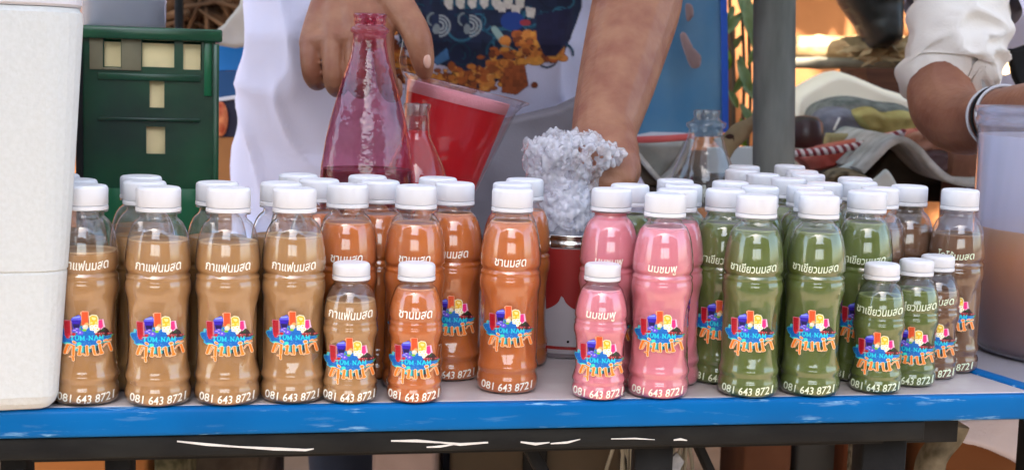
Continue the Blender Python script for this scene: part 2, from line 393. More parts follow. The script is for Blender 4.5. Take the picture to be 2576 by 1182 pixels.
# ------------------------------------------------------------------ the stall table
T0 = Vector((-.396, 1.095, 0)); TU = Vector((.981, .1937, 0)); TV = Vector((-.1937, .981, 0)); TZ = .75
def tp(u, v, z=TZ): p = T0 + TU * u + TV * v; return Vector((p.x, p.y, z))
TANG = math.atan2(TU.y, TU.x)
m_blue = mat('blue_paint', (0, 112, 196), .42, .12, bump=.15, bscale=50)
def blue_wear():
    n, l = m_blue.node_tree.nodes, m_blue.node_tree.links; b = n['Principled BSDF']
    tc = n.new('ShaderNodeTexCoord'); mp = n.new('ShaderNodeMapping'); mp.inputs['Scale'].default_value = (5, 30, 60); l.new(tc.outputs['Object'], mp.inputs[0])
    t = n.new('ShaderNodeTexNoise'); t.inputs['Scale'].default_value = 2.4; t.inputs['Detail'].default_value = 8; t.inputs['Roughness'].default_value = .62; l.new(mp.outputs[0], t.inputs['Vector'])
    r = n.new('ShaderNodeValToRGB'); r.color_ramp.elements[0].position = .585; r.color_ramp.elements[1].position = .66
    l.new(t.outputs[0], r.inputs[0])
    t2 = n.new('ShaderNodeTexNoise'); t2.inputs['Scale'].default_value = 3; l.new(tc.outputs['Object'], t2.inputs['Vector'])
    r2 = n.new('ShaderNodeMapRange'); r2.inputs[1].default_value = .45; r2.inputs[2].default_value = .65; l.new(t2.outputs[0], r2.inputs[0])
    # rubbed along both arrises of the edge board: heights are those of the board itself
    sp = n.new('ShaderNodeSeparateXYZ'); l.new(tc.outputs['Object'], sp.inputs[0])
    ab = n.new('ShaderNodeMath'); ab.operation = 'SUBTRACT'; l.new(sp.outputs[2], ab.inputs[0]); ab.inputs[1].default_value = TZ - .0115
    a2 = n.new('ShaderNodeMath'); a2.operation = 'ABSOLUTE'; l.new(ab.outputs[0], a2.inputs[0])
    e = n.new('ShaderNodeMapRange'); e.inputs[1].default_value = .004; e.inputs[2].default_value = .0095; e.inputs[3].default_value = .12; l.new(a2.outputs[0], e.inputs[0])
    m1 = n.new('ShaderNodeMath'); m1.operation = 'MULTIPLY'; l.new(r.outputs[0], m1.inputs[0]); l.new(e.outputs[0], m1.inputs[1])
    m2 = n.new('ShaderNodeMath'); m2.operation = 'MULTIPLY'; l.new(m1.outputs[0], m2.inputs[0]); m2.inputs[1].default_value = .8
    t3 = n.new('ShaderNodeTexNoise'); t3.inputs['Scale'].default_value = 14; l.new(tc.outputs['Object'], t3.inputs['Vector'])
    rb = n.new('ShaderNodeValToRGB'); rb.color_ramp.elements[0].color = (*lin((0, 82, 142)), 1); rb.color_ramp.elements[1].color = (*lin((0, 104, 172)), 1); l.new(t3.outputs[0], rb.inputs[0])
    mx = n.new('ShaderNodeMix'); mx.data_type = 'RGBA'; l.new(m2.outputs[0], mx.inputs['Factor']); l.new(rb.outputs[0], mx.inputs['A']); mx.inputs['B'].default_value = (*lin((150, 196, 226)), 1)
    l.new(mx.outputs['Result'], b.inputs['Base Color'])
blue_wear()
m_top = mat('table_top', (196, 190, 190), .2, .5, rgb2=(172, 162, 160), vscale=9, bump=.12, bscale=25)
m_rail = mat('dark_rail', (34, 34, 32), .6, .15, rgb2=(22, 22, 22), vscale=18, stretch=(1, 1, 3), bump=.4, bscale=30)
table = empty('stall_table', (0, 0, 0), label='long drinks table with blue painted edge, grey top and black frame', cat='table')
RC0 = atz(2576, 963, TZ); RC1 = atz(2437, 920, TZ); rd = (RC1 - RC0).normalized()      # outer line of the right rim
def along(P, D, Q, E_):   # intersection in plan
    k = ((Q.x - P.x) * E_.y - (Q.y - P.y) * E_.x) / (D.x * E_.y - D.y * E_.x); return P + D * k
fl = tp(-.75, 0); fr = along(tp(0, 0), TU, RC0, rd); bl = tp(-.75, .60); br = along(tp(0, .60), TU, RC0, rd)
def quad_slab(name, ps, z0, z1, m, parent, bev=.003):
    V = [(p.x, p.y, z0) for p in ps] + [(p.x, p.y, z1) for p in ps]
    return bevelled(name, V, [(3, 2, 1, 0), (4, 5, 6, 7), (0, 1, 5, 4), (1, 2, 6, 5), (2, 3, 7, 6), (3, 0, 4, 7)], m, parent, bev, 3)
eb = .019
rn = Vector((-rd.y, rd.x, 0)) * 1.0
if rn.x > 0: rn = -rn
fr_i = along(tp(0, .012), TU, RC0 + rn * eb, rd); br_i = along(tp(0, .60), TU, RC0 + rn * eb, rd)
quad_slab('edge_board', [fl, fr, along(tp(0, .012), TU, RC0, rd), tp(-.75, .012)], TZ - .023, TZ, m_blue, table, .0035)
quad_slab('side_board', [along(tp(0, .0125), TU, RC0 + rn * eb, rd), along(tp(0, .0125), TU, RC0, rd), br, br_i], TZ - .023, TZ + .0015, m_blue, table, .003)
quad_slab('table_top', [tp(-.75, .0125), along(tp(0, .0125), TU, RC0 + rn * (eb + .0004), rd), along(tp(0, .6), TU, RC0 + rn * (eb + .0004), rd), bl], TZ - .02, TZ - .0002, m_top, table, .001)
RZ = TZ - .023
def px_u(x):     # distance along the front edge under view column x
    P = at(x, 1120, 1.0) - CAM; return ((T0.x * P.y - T0.y * P.x)) / (TU.y * P.x - TU.x * P.y)
beam('frame_rail', tp(-.75, .016, RZ - .0095), tp(px_u(2331), .016, RZ - .0095), .022, .018, m_rail, table, .0015)
beam('frame_rail', tp(-.75, .55, RZ - .0095), tp(.62, .55, RZ - .0095), .022, .018, m_rail, table, .0015)
beam('hanging_strip', tp(.02, .0262, RZ - .013), tp(.83, .0262, RZ - .013), .001, .026, m_dark, table, .0004)
legs = [(22, .022), (292, .021), (1680, .034), (2270, .040)]
for x, wd in legs: beam('leg', tp(px_u(x), .045, 0), tp(px_u(x), .045, RZ - .019), wd, wd, m_dark, table)
for u in (-.7, .55): beam('leg', tp(u, .55, 0), tp(u, .55, RZ - .019), .03, .03, m_dark, table)
beam('brace', tp(px_u(1350), .06, RZ - .02), tp(px_u(1680), .06, .50), .022, .012, m_dark, table)
beam('brace', tp(px_u(1800), .07, RZ - .02) - Vector((0, 0, .0)), tp(px_u(1950), .07, .60), .016, .008, m_dark, table)
# torn strips of white tape stuck to the rail
m_tape = mat('white_tape', (225, 220, 212), .5, .3, var=.15, vscale=80)
def strip(pts, wd, label):
    V = []; F = []
    for k, (x, y) in enumerate(pts):
        u = px_u(x); P = at(x, y, 1.0) - CAM; base = tp(u, .0042, 0); z = CAMZ + P.z * (base.y / P.y)
        h = .8 * wd * (.35 + .65 * math.sin(math.pi * (k + .5) / len(pts))) / 2 * (1 + .4 * math.sin(k * 2.3))
        for s in (-1, 1):
            for q in (0, .0006): V.append(tuple(tp(u, .0046 - q, z + s * h)))
    for k in range(len(pts) - 1):
        a = k * 4; b = a + 4
        F += [(a, b, b + 1, a + 1), (a + 1, b + 1, b + 3, a + 3), (a + 3, b + 3, b + 2, a + 2), (a + 2, b + 2, b, a)]
    F += [(0, 1, 3, 2), (len(V) - 4, len(V) - 2, len(V) - 1, len(V) - 3)]
    tag(obj('tape_strip', V, F, m_tape, None, False), label, 'tape', 'torn white tape strips on the table rail')
strip([(445, 1109), (520, 1117), (600, 1123), (690, 1128), (770, 1131), (790, 1128)], .0026, 'longest white tape strip, slanting down the black rail at the left')
strip([(985, 1108), (1050, 1108), (1110, 1112), (1160, 1117), (1230, 1112)], .0026, 'forked white tape strip on the rail under the small orange bottle')
strip([(1075, 1124), (1110, 1122), (1150, 1116)], .0018, 'short lower branch beside the forked white tape strip')
strip([(1312, 1111), (1350, 1116), (1385, 1112)], .0022, 'short dipping white tape strip under the ice tin')
strip([(1388, 1115), (1430, 1112), (1462, 1104)], .0018, 'thin white tape strip rising to the right of the dipping one')
strip([(1540, 1103), (1600, 1102), (1650, 1105)], .0012, 'faint thin white tape strip under the pink bottles')
strip([(1698, 1106), (1715, 1104), (1732, 1107)], .002, 'small white tape scrap above the leg with the grey diamond')
dm = [at(1702, 1138, 1.24), at(1722, 1160, 1.24), at(1702, 1196, 1.24), at(1680, 1162, 1.24)]
V = [tuple(p) for p in dm] + [tuple(p + Vector((0, .004, 0))) for p in dm]
tag(obj('reflector_tag', V, [(3, 2, 1, 0), (4, 5, 6, 7), (0, 1, 5, 4), (1, 2, 6, 5), (2, 3, 7, 6), (3, 0, 4, 7)], mat('grey_foil', (150, 150, 152), .5, .5, var=.4, vscale=120), None, False), 'grey diamond shaped tag stuck on the black table leg', 'tag')
# ------------------------------------------------------------------ juice bottles
RB = .0268
TALL = [(0, .0), (.0215, .0), (.0250, .0012), (.0264, .004), (.0268, .007), (.0268, .0105), (.0264, .013), (.0254, .0162), (.0256, .0182), (.0267, .0205), (.0267, .0225), (.0262, .0245), (.0254, .027), (.0252, .030)]
TALL += [(.0252, .030 + .0545 * k / 16) for k in range(1, 17)]
TALL += [(.0254, .0862), (.0260, .0885), (.0267, .0915), (.0268, .095), (.0266, .0985), (.0259, .1005), (.0257, .1015), (.0263, .1028), (.0262, .1042), (.0244, .1058), (.0245, .1068), (.0258, .1085), (.0264, .1105), (.0264, .1135), (.0262, .117), (.0259, .1205), (.0255, .124), (.0250, .1275), (.0245, .131), (.0238, .1345), (.0229, .138), (.0217, .1415), (.0203, .1445), (.0185, .1472), (.0163, .149), (.0150, .1502), (.0146, .1515), (.0146, .1532), (.0150, .1538), (.0178, .1541), (.0178, .1550), (.0145, .1553), (.0140, .158)]
SMALL = [(0, 0), (.018, 0), (.0212, .001), (.0223, .003), (.0227, .006), (.0226, .009), (.0218, .0115), (.0217, .013), (.0226, .0148), (.0225, .0165), (.0215, .019), (.0212, .021)]
SMALL += [(.0212, .021 + .031 * k / 12) for k in range(1, 13)]
SMALL += [(.0215, .054), (.0224, .0565), (.0227, .0595), (.0224, .062), (.0217, .0635), (.0221, .065), (.0220, .0662), (.0211, .0675), (.0217, .0690), (.0221, .0710), (.0220, .0735), (.0217, .0765), (.0212, .0795), (.0205, .083), (.0196, .0865), (.0183, .0900), (.0170, .093), (.0153, .0955), (.0137, .0968), (.0132, .0978), (.0132, .0992), (.0150, .0995), (.0150, .1002), (.0128, .1005), (.0126, .103)]
def panel_fn(z0, z1, R, d=.0013, n=6):
    def f(t, r, z):
        if z <= z0 or z >= z1 or r < R - .0012: return r
        ph = (t * n / (2 * math.pi)) % 1 - .5; zz = (z - (z0 + z1) / 2) / ((z1 - z0) / 2)
        ww = .40 * (1 - .45 * abs(zz) ** 1.6)
        v = (abs(ph) / ww) ** 4 + abs(zz / .93) ** 6
        s = max(0, min(1, (1.25 - v) / .6)); s = s * s * (3 - 2 * s)
        return r - d * s
    return f
PF = {0: panel_fn(.030, .0845, .0252), 1: panel_fn(.021, .052, .0212, .0011)}
PROF = {0: TALL, 1: SMALL}
def prof_r(s, z):
    P = PROF[s]
    for (r0, z0), (r1, z1) in zip(P, P[1:]):
        if z0 <= z <= z1 and z1 > z0: return r0 + (r1 - r0) * (z - z0) / (z1 - z0)
    return P[-1][0]
m_pet = clear_mat('clear_bottle_plastic', (.97, .97, .975), 1.55, (210, 210, 214), .03, .05, film_var=.06, fscale=45, gain=2.0)
m_capm = mat('white_cap_plastic', (224, 225, 229), .38, .45, sss=.0)
m_ring = mat('white_ring_plastic', (226, 226, 228), .4, .45)
DR = {'coffee': (192, 144, 88), 'tea': (214, 118, 48), 'pink': (240, 142, 152), 'green': (104, 120, 50), 'cocoa': (126, 88, 58)}
DR2 = {'coffee': (182, 133, 78), 'tea': (205, 108, 42), 'pink': (236, 134, 148), 'green': (94, 110, 44), 'cocoa': (114, 78, 50)}
LM = {k: mat(k + '_drink', v, .3, .12, rgb2=DR2[k], vscale=40, bump=.04, bscale=30) for k, v in DR.items()}
SHELL = {}; LIQ = {}; CAP = {}; RING = {}
for s in (0, 1):
    V, F = lathe(PROF[s][1:], 72, PF[s], True, False); SHELL[s] = mesh('bottle_body', V, F, m_pet)
    r, z0, h = ((.0178, .1556, .0196) if s == 0 else (.0152, .1008, .0142))
    cp_ = [(r - .0005, z0 + .0038), (r, z0 + .0042), (r, z0 + h - .0028), (r - .0006, z0 + h - .0012), (r - .0018, z0 + h - .0003), (r - .0034, z0 + h), (r - .006, z0 + h - .0002), (.002, z0 + h - .0002)]
    V, F = lathe(cp_, 96, lambda t, q, z, r=r: q - (.00022 * (1 + math.cos(t * 48)) if abs(q - r) < 1e-6 else 0)); CAP[s] = mesh('cap', V, F, m_capm); sharpen(CAP[s], 50)
    V, F = lathe([(r - .0004, z0), (r + .0002, z0 + .0003), (r + .0002, z0 + .0030), (r - .0006, z0 + .0034)], 64); RING[s] = mesh('tamper_ring', V, F, m_ring); sharpen(RING[s], 50)
def liquid_mesh(s, lev, kind):
    key = (s, round(lev, 4), kind)
    if key in LIQ: return LIQ[key]
    P = [(max(r - .0007, .001), max(z, .0008)) for r, z in PROF[s][1:] if z < lev - .0006]; rl = prof_r(s, lev) - .0007
    P += [(rl, lev), (rl - .0012, lev - .0006), (.002, lev - .0006)]
    V, F = lathe(P, 56, PF[s]); LIQ[key] = mesh('drink', V, F, LM[kind]); return LIQ[key]
m_bub = {k: mat(k + '_froth', tuple(min(255, int(c * .8 + 58)) for c in v), .6, .2, bump=.5, bscale=600) for k, v in DR.items()}
FRO = {}
def froth_mesh(s, lev, kind):
    key = (s, round(lev, 4), kind)
    if key not in FRO:
        a, b = prof_r(s, lev) - .0006, prof_r(s, lev + .0011) - .0006
        V, F = lathe([(a - .003, lev - .0004), (a, lev - .0003), (b, lev + .0009), (b - .001, lev + .0010), (b - .0035, lev - .0002)], 48, cap0=False, cap1=False); FRO[key] = mesh('froth', V, F, m_bub[kind])
    return FRO[key]
m_ink = mat('cream_ink', (250, 244, 226), .45, .3)
m_ink_g = mat('pale_green_ink', (226, 236, 204), .45, .3)
m_paint = paint_mat('colour_print', .45)
def on_bottle(s, x, z, off=.0006):
    R = prof_r(s, z) + off; x = max(-R * .97, min(R * .97, x)); return (x, -math.sqrt(R * R - x * x), z)
NAMES = {'coffee': ('กาแฟนมสด', .0352), 'tea': ('ชานมสด', .0268), 'pink': ('นมชมพู', .0245), 'green': ('ชาเขียวนมสด', .0388), 'cocoa': ('โกโก้นมสด', .0330)}
def text_on(s, body, width, z, hgt, arc, m, name, bold=.02):
    X, Z, F = text_mesh(body, width, hgt, bold, arc, .12)
    V = [on_bottle(s, x, z + q, .0007) for x, q in zip(X, Z)]
    return mesh(name, V, F, m, False)
PR = {}
def prints(s, kind):
    key = (s, kind)
    if key not in PR:
        nm, wd = NAMES[kind]; m = m_ink_g if kind in ('green', 'cocoa') else m_ink
        tall = any(ch in body_marks for ch in nm)
        PR[key] = (text_on(s, nm, wd, (.1105 if s == 0 else .0713) - (.0 if not tall else .0008), .0064 if not tall else .0080, 6.0, m, 'name_print', .014),
                   text_on(s, '081 643 8721', .0440 if s == 0 else .0418, .0030 if s == 0 else .0026, .0070, 4.2, m, 'phone_print', .012))
    return PR[key]
body_marks = 'ีู้ฟ'
# printed emblem: drinks on a blue splash
def emblem():
    c = Canvas(90, 90, 1160, 1060, 6.2, 3)
    c.poly([(105, 560), (130, 515), (175, 500), (190, 455), (235, 440), (300, 470), (420, 470), (520, 400), (545, 380), (640, 420), (740, 400), (800, 520), (900, 560), (1000, 600), (1135, 590), (1090, 640), (1010, 665), (960, 720), (800, 760), (560, 770), (330, 735), (250, 740), (180, 710), (190, 670), (150, 640)], (70, 190, 215))
    c.poly([(118, 562), (145, 525), (185, 515), (200, 470), (240, 455), (300, 480), (420, 480), (520, 410), (545, 390), (640, 430), (735, 412), (795, 530), (900, 570), (1000, 610), (1110, 595), (1070, 635), (990, 655), (940, 705), (800, 745), (560, 755), (340, 720), (260, 725), (200, 700), (205, 665), (160, 630)], (12, 104, 190), .25, 5)
    c.ell(300, 720, 60, 22, (70, 215, 205)); c.ell(505, 720, 42, 34, (60, 220, 200)); c.ell(200, 475, 22, 40, (90, 200, 205)); c.ell(980, 705, 95, 20, (50, 160, 150))
    m = (((c.X - 640) / 300) ** 2 + ((c.Y - 745) / 140) ** 2 < 1) & (c.Y > 762)
    k = .5 + .5 * np.sin(c.X / 17.0); c.im[m, :3] = (np.array(lin((10, 22, 44)))[None] * (1 - k[m][:, None]) + np.array(lin((60, 190, 190)))[None] * k[m][:, None]); c.im[m, 3] = 1
    c.poly([(222, 290), (250, 278), (350, 282), (372, 300), (380, 520), (330, 620), (270, 600), (245, 540)], (196, 120, 130)); c.poly([(235, 298), (345, 292), (352, 520), (300, 620), (250, 540)], (172, 14, 36), .35, 4)
    c.poly([(360, 265), (390, 225), (500, 175), (560, 230), (530, 300), (515, 430), (400, 440), (380, 340)], (90, 90, 225)); c.poly([(370, 280), (545, 270), (520, 360), (510, 425), (405, 430), (385, 350)], (48, 20, 170), .3); c.poly([(392, 350), (520, 345), (505, 420), (408, 425)], (24, 4, 80)); c.line([(400, 230), (510, 215)], 22, (150, 170, 245))
    c.poly([(520, 130), (560, 100), (670, 108), (680, 130), (672, 330), (640, 380), (548, 370), (540, 200)], (240, 170, 130)); c.poly([(550, 118), (665, 118), (668, 320), (640, 372), (552, 362)], (224, 82, 34), .25, 4)
    c.poly([(682, 200), (740, 172), (820, 190), (850, 240), (846, 420), (690, 430)], (250, 240, 200)); c.poly([(692, 215), (735, 190), (812, 205), (834, 245), (832, 410), (700, 420)], (236, 190, 40), .25, 5)
    for q in ((770, 255, 34), (725, 330, 20), (805, 330, 18), (740, 235, 14)): c.ell(q[0], q[1], q[2], q[2] * .8, (250, 232, 150))
    c.poly([(850, 275), (940, 275), (972, 430), (900, 470), (850, 440)], (246, 190, 214)); c.poly([(852, 285), (918, 282), (935, 420), (890, 455), (852, 430)], (238, 40, 128), .15)
    c.ell(640, 355, 42, 34, (222, 170, 96)); c.ell(615, 405, 50, 46, (226, 210, 186)); c.ell(600, 390, 20, 16, (246, 238, 224)); c.ell(598, 462, 40, 22, (120, 190, 30)); c.ell(520, 440, 24, 20, (110, 180, 40))
    for x, y, r in ((730, 400, 36), (800, 395, 40), (760, 450, 36), (830, 455, 42), (800, 500, 30), (720, 450, 26)): c.ell(x, y, r, r * .85, (252, 250, 226)); c.ell(x + 3, y, r * .36, r * .3, (224, 190, 40))
    for x, y, a, b in ((430, 470, 60, 26), (520, 510, 62, 40), (470, 500, 40, 26), (470, 440, 50, 20)): c.ell(x, y, a, b, (104, 74, 214), .2); c.ell(x - 8, y - 5, a * .45, b * .35, (196, 190, 250))
    c.line([(395, 518), (470, 520)], 12, (60, 150, 60))
    for x, y in ((300, 600), (330, 560), (410, 540), (380, 580), (280, 560)): c.ell(x, y, 34, 28, (190, 20, 44), .3)
    c.poly([(780, 540), (860, 500), (900, 470), (950, 425), (1010, 470), (1050, 540), (1110, 590), (990, 600), (800, 585)], (46, 14, 20), .4, 4); c.poly([(890, 500), (945, 425), (960, 500)], (20, 70, 30)); c.poly([(800, 580), (850, 560), (840, 595)], (40, 120, 40)); c.poly([(1060, 610), (1130, 590), (1100, 640)], (90, 150, 50))
    rn_ = random.Random(4)
    for k in range(34):
        x = rn_.uniform(800, 1080); y = rn_.uniform(max(480, 540 - abs(x - 950) * .1), 590); c.ell(x, y, 15, 14, rn_.choice([(150, 16, 36), (196, 60, 70), (90, 8, 20), (214, 130, 130)]))
    for k in range(46): c.ell(rn_.uniform(150, 1000), rn_.uniform(560, 740), 4, 4, (150, 220, 240))
    # T U M   N A M
    cy = (20, 214, 224); ST = 22
    def L(*segs, w_=ST):
        for s_ in segs: c.line(s_, w_, cy)
    L([(352, 578), (410, 578)], w_=13); L([(380, 576), (380, 650)]); L([(365, 652), (397, 652)], w_=10)
    L([(440, 576), (440, 625), (455, 648), (480, 648), (496, 625), (498, 576)], w_=16); L([(428, 572), (455, 572)], [(486, 572), (510, 572)], w_=9); L([(452, 556), (480, 562)], w_=9)
    L([(528, 576), (528, 650)], [(592, 576), (592, 650)], w_=18); L([(530, 578), (560, 640), (590, 578)], w_=13); L([(516, 652), (542, 652)], [(578, 652), (606, 652)], w_=9)
    L([(632, 628), (652, 628)], w_=8)
    L([(684, 576), (684, 650)], [(740, 576), (740, 650)], w_=14); L([(684, 578), (740, 648)], w_=19); L([(670, 572), (695, 572)], [(728, 572), (752, 572)], [(670, 652), (698, 652)], w_=9)
    L([(775, 650), (808, 572), (842, 650)], w_=17); L([(786, 625), (830, 625)], w_=10); L([(764, 653), (790, 653)], [(828, 653), (856, 653)], w_=9)
    L([(872, 576), (872, 650)], [(930, 576), (930, 650)], w_=18); L([(872, 578), (901, 640), (930, 578)], w_=13); L([(860, 652), (886, 652)], [(916, 652), (944, 652)], w_=9)
    # large Thai lettering, orange with a cream outline
    ST2 = [([(300, 752), (268, 830), (248, 900)], 50), ([(285, 748), (350, 740), (405, 760)], 26), ([(352, 790), (320, 850), (292, 905)], 16), ([(408, 770), (400, 850), (400, 925)], 48),
           ([(338, 966), (388, 962)], 22), ([(394, 966), (398, 1024)], 40), ([(402, 684), (432, 700)], 34),
           ([(466, 796), (500, 766), (528, 768)], 14), ([(526, 775), (512, 850), (506, 905)], 48), ([(492, 914), (520, 918)], 46), ([(520, 925), (570, 905), (610, 940), (650, 932)], 14), ([(640, 770), (642, 850), (654, 920)], 46),
           ([(700, 800), (728, 768), (750, 766)], 14), ([(756, 775), (764, 850), (782, 915)], 46), ([(782, 928), (840, 940), (890, 905)], 14), ([(872, 755), (884, 830), (902, 900)], 48), ([(892, 914), (922, 908)], 46),
           ([(950, 690), (985, 672), (1010, 692), (1072, 692)], 22), ([(936, 796), (975, 748), (1030, 742)], 18), ([(1040, 752), (1062, 820), (1084, 885)], 46)]
    for p, w_ in ST2: c.line(p, w_ + 15, (252, 226, 186))
    c.ell(858, 698, 46, 34, (252, 226, 186))
    for p, w_ in ST2: c.line(p, w_, (250, 132, 34))
    c.ell(858, 698, 36, 25, (250, 132, 34))
    return c
EC = emblem(); EIM = EC.out()
LOGO = {}
for s in (0, 1):
    zc = .0568 if s == 0 else .0362; k = 1 / 23400 * (1.0 if s == 0 else .97)
    def pf(i, j, s=s, zc=zc, k=k):
        return on_bottle(s, (EC.x0 + i * EC.step - 622) * k, zc - (EC.y0 + j * EC.step - 580) * k, .0006)
    o = paint_sheet('emblem_print', EIM, pf, m_paint); LOGO[s] = o.data; bpy.data.objects.remove(o)
# kind, x, y, small?, fill height (m), printed?, label
BOT = [
('coffee',-.3424,1.1399,0,.1225,1,'milk coffee bottle right beside the white foam box'),
('coffee',-.3649,1.1883,0,.126,0,'milk coffee bottle half hidden behind the foam box, second in its file'),
('coffee',-.3935,1.2334,0,.126,0,'milk coffee bottle with only its cap edge showing past the foam box'),
('coffee',-.2846,1.1434,0,.1325,1,'front milk coffee bottle second from the foam box'),
('coffee',-.3080,1.1914,0,.130,0,'milk coffee bottle just behind the second front one from the foam box'),
('coffee',-.3244,1.2422,0,.132,0,'rearmost milk coffee bottle against the green crate'),
('coffee',-.2304,1.1539,0,.131,1,'front milk coffee bottle third from the foam box'),
('coffee',-.2499,1.2036,0,.129,0,'milk coffee bottle behind the third front one from the foam box'),
('coffee',-.1790,1.1683,0,.136,1,'front milk coffee bottle fullest of the row, beside the small coffee bottle'),
('coffee',-.1984,1.2181,0,.130,0,'milk coffee bottle behind the fullest front coffee bottle'),
('tea',-.1977,1.3114,0,.146,0,'orange tea bottle farthest back at the left, below the blue-white shirt'),
('tea',-.1722,1.2646,0,.146,0,'orange tea bottle between the coffee row and the tall glass bottle'),
('tea',-.1416,1.2202,0,.142,1,'orange tea bottle standing behind the small coffee bottle'),
('tea',-.1350,1.3195,0,.146,0,'orange tea bottle right in front of the tall glass bottle'),
('tea',-.1189,1.2686,0,.146,0,'orange tea bottle in the second row below the tall glass bottle'),
('tea',-.0836,1.2286,0,.142,1,'orange tea bottle standing behind the small orange bottle'),
('tea',-.0700,1.3222,0,.146,0,'orange tea bottle farthest back under the measuring jug'),
('tea',-.0523,1.2718,0,.1475,1,'full orange tea bottle with print, set back right of the small orange bottle'),
('tea',-.0005,1.2280,0,.1465,1,'lone front orange tea bottle left of the ice tin'),
('tea',-.0009,1.2865,0,.148,0,'orange tea bottle directly behind the lone front one by the ice tin'),
('tea',.0104,1.3387,0,.146,0,'browner orange tea bottle touching the ice tin at its left'),
('pink',.0868,1.2591,0,.1545,1,'pink milk bottle filled to the cap, standing behind the small pink one'),
('pink',.1310,1.2252,0,.1455,1,'front tall pink milk bottle beside the small pink one'),
('pink',.1467,1.2763,0,.146,0,'pink milk bottle hidden behind the front tall pink one'),
('green',.1579,1.3287,0,.147,0,'green tea bottle behind the two front pink ones'),
('green',.1570,1.3866,0,.147,0,'green tea bottle under the clear glass bottle, rear row'),
('green',.1071,1.3122,0,.1478,0,'green tea bottle with cap showing between the two pink bottles'),
('green',.2103,1.3843,0,.147,0,'green tea bottle in the fourth row under the clear glass bottle'),
('green',.1920,1.2915,0,.144,1,'green tea bottle with part of its print showing between pink and green'),
('green',.2120,1.2403,0,.1445,1,'front green tea bottle next to the pink ones'),
('green',.2304,1.3348,0,.147,0,'green tea bottle two rows behind the front one next to pink'),
('green',.2615,1.6255,0,.147,0,'green tea bottle at the far back, left of the grey pole'),
('green',.2480,1.5577,0,.147,0,'green tea bottle second from the back, left of the grey pole'),
('green',.2626,1.5063,0,.147,0,'green tea bottle third from the back, below the grey pole'),
('green',.3201,1.6610,0,.147,0,'green tea bottle farthest back of all, right of the grey pole'),
('green',.3176,1.5755,0,.147,0,'green tea bottle just in front of the farthest one by the pole'),
('green',.3135,1.5223,0,.147,0,'green tea bottle third from the back on the right of the pole'),
('green',.3561,1.4901,0,.147,0,'green tea bottle at the back under the grey curled mat'),
('cocoa',.3479,1.4373,0,.135,0,'cocoa bottle at the back right edge of the green group'),
('green',.2791,1.4509,0,.147,0,'green tea bottle in the middle of the rear caps right of the pole'),
('green',.3056,1.4046,0,.147,0,'green tea bottle in the very middle of the crowd at right'),
('green',.2782,1.3588,0,.147,0,'green tea bottle three rows behind the second front green one'),
('cocoa',.3508,1.3659,0,.137,0,'cocoa bottle behind the tall green bottle with hidden print'),
('green',.2751,1.3055,0,.147,0,'green tea bottle right behind the second front green one'),
('green',.3270,1.3181,0,.1455,1,'tall green tea bottle rising behind the small green one'),
('green',.2688,1.2525,0,.143,1,'second front green tea bottle, left of the small green one'),
('cocoa',.3890,1.4032,0,.136,0,'cocoa bottle behind the last one at the right'),
('cocoa',.4300,1.3735,0,.132,1,'last tall cocoa bottle at the right, by the plastic tub'),
('coffee',-.1318,1.1711,1,.0835,1,'small milk coffee bottle in the very front'),
('tea',-.0784,1.1796,1,.0935,1,'small orange tea bottle in the very front'),
('pink',.0784,1.2106,1,.0925,1,'small pink milk bottle in the very front'),
('green',.3320,1.2691,1,.0855,1,'small green tea bottle at the front right'),
('green',.3720,1.3025,1,.087,1,'second small green tea bottle, partly behind the first'),
('cocoa',.4020,1.3384,1,.082,1,'small cocoa bottle at the end of the three small ones'),
]
GR = {'coffee': 'bottles of milk coffee', 'tea': 'bottles of orange milk tea', 'pink': 'bottles of pink milk', 'green': 'bottles of green milk tea', 'cocoa': 'bottles of cocoa'}
rb_ = random.Random(11)
for kind, x, y, s, lev, pr, label in BOT:
    rz = math.atan2(-x, y)
    b = empty('drink_bottle', (x, y, TZ + .0004), rz, label, 'bottle', GR[kind])
    sh = link('bottle_body', SHELL[s], b); a = rb_.choice([0, math.pi / 6, .2, .35]); sh.rotation_euler.z = a
    lq = link('drink', liquid_mesh(s, lev + rb_.uniform(-.0006, .0006) * 0, kind), b); lq.rotation_euler.z = a
    if pr and lev < (.15 if s == 0 else .096): link('froth', froth_mesh(s, lev, kind), b)
    cpo = link('cap', CAP[s], b); cpo.rotation_euler.z = rb_.uniform(0, 6); link('tamper_ring', RING[s], b)
    if s: 
        for o in list(b.children): pass
    if pr:
        nm, ph = prints(s, kind)
        link('name_print', nm, b); link('phone_print', ph, b); link('emblem_print', LOGO[s], b)
    if s: b.scale = (1.02, 1.02, 1.0)
# ------------------------------------------------------------------ white foam box at the left
m_foam = mat('white_foam', (205, 209, 208), .85, .25, rgb2=(200, 204, 202), vscale=300, bump=.4, bscale=260)
fa = rad(17.6)
def foam_section(z, grow, w_, d_, r=.016, n=6):
    P = []
    for cx, cy, a0 in ((w_ / 2 - r, -d_ / 2 + r, -90), (w_ / 2 - r, d_ / 2 - r, 0), (-w_ / 2 + r, d_ / 2 - r, 90), (-w_ / 2 + r, -d_ / 2 + r, 180)):
        for k in range(n + 1):
            a = rad(a0 + 90 * k / n); P.append((cx + (r + grow) * math.cos(a), cy + (r + grow) * math.sin(a), z))
    return P
def foam_block(name, secs, m, parent, W_=.40, D_=.28):
    V = []; 
    for z, g in secs: V += foam_section(z, g, W_, D_)
    n = 28; F = [(i * n + k, i * n + (k + 1) % n, (i + 1) * n + (k + 1) % n, (i + 1) * n + k) for i in range(len(secs) - 1) for k in range(n)]
    F += [tuple(range(n))[::-1], tuple(range((len(secs) - 1) * n, len(secs) * n))]
    o = obj(name, V, F, m, parent); sharpen(o.data, 9); return o
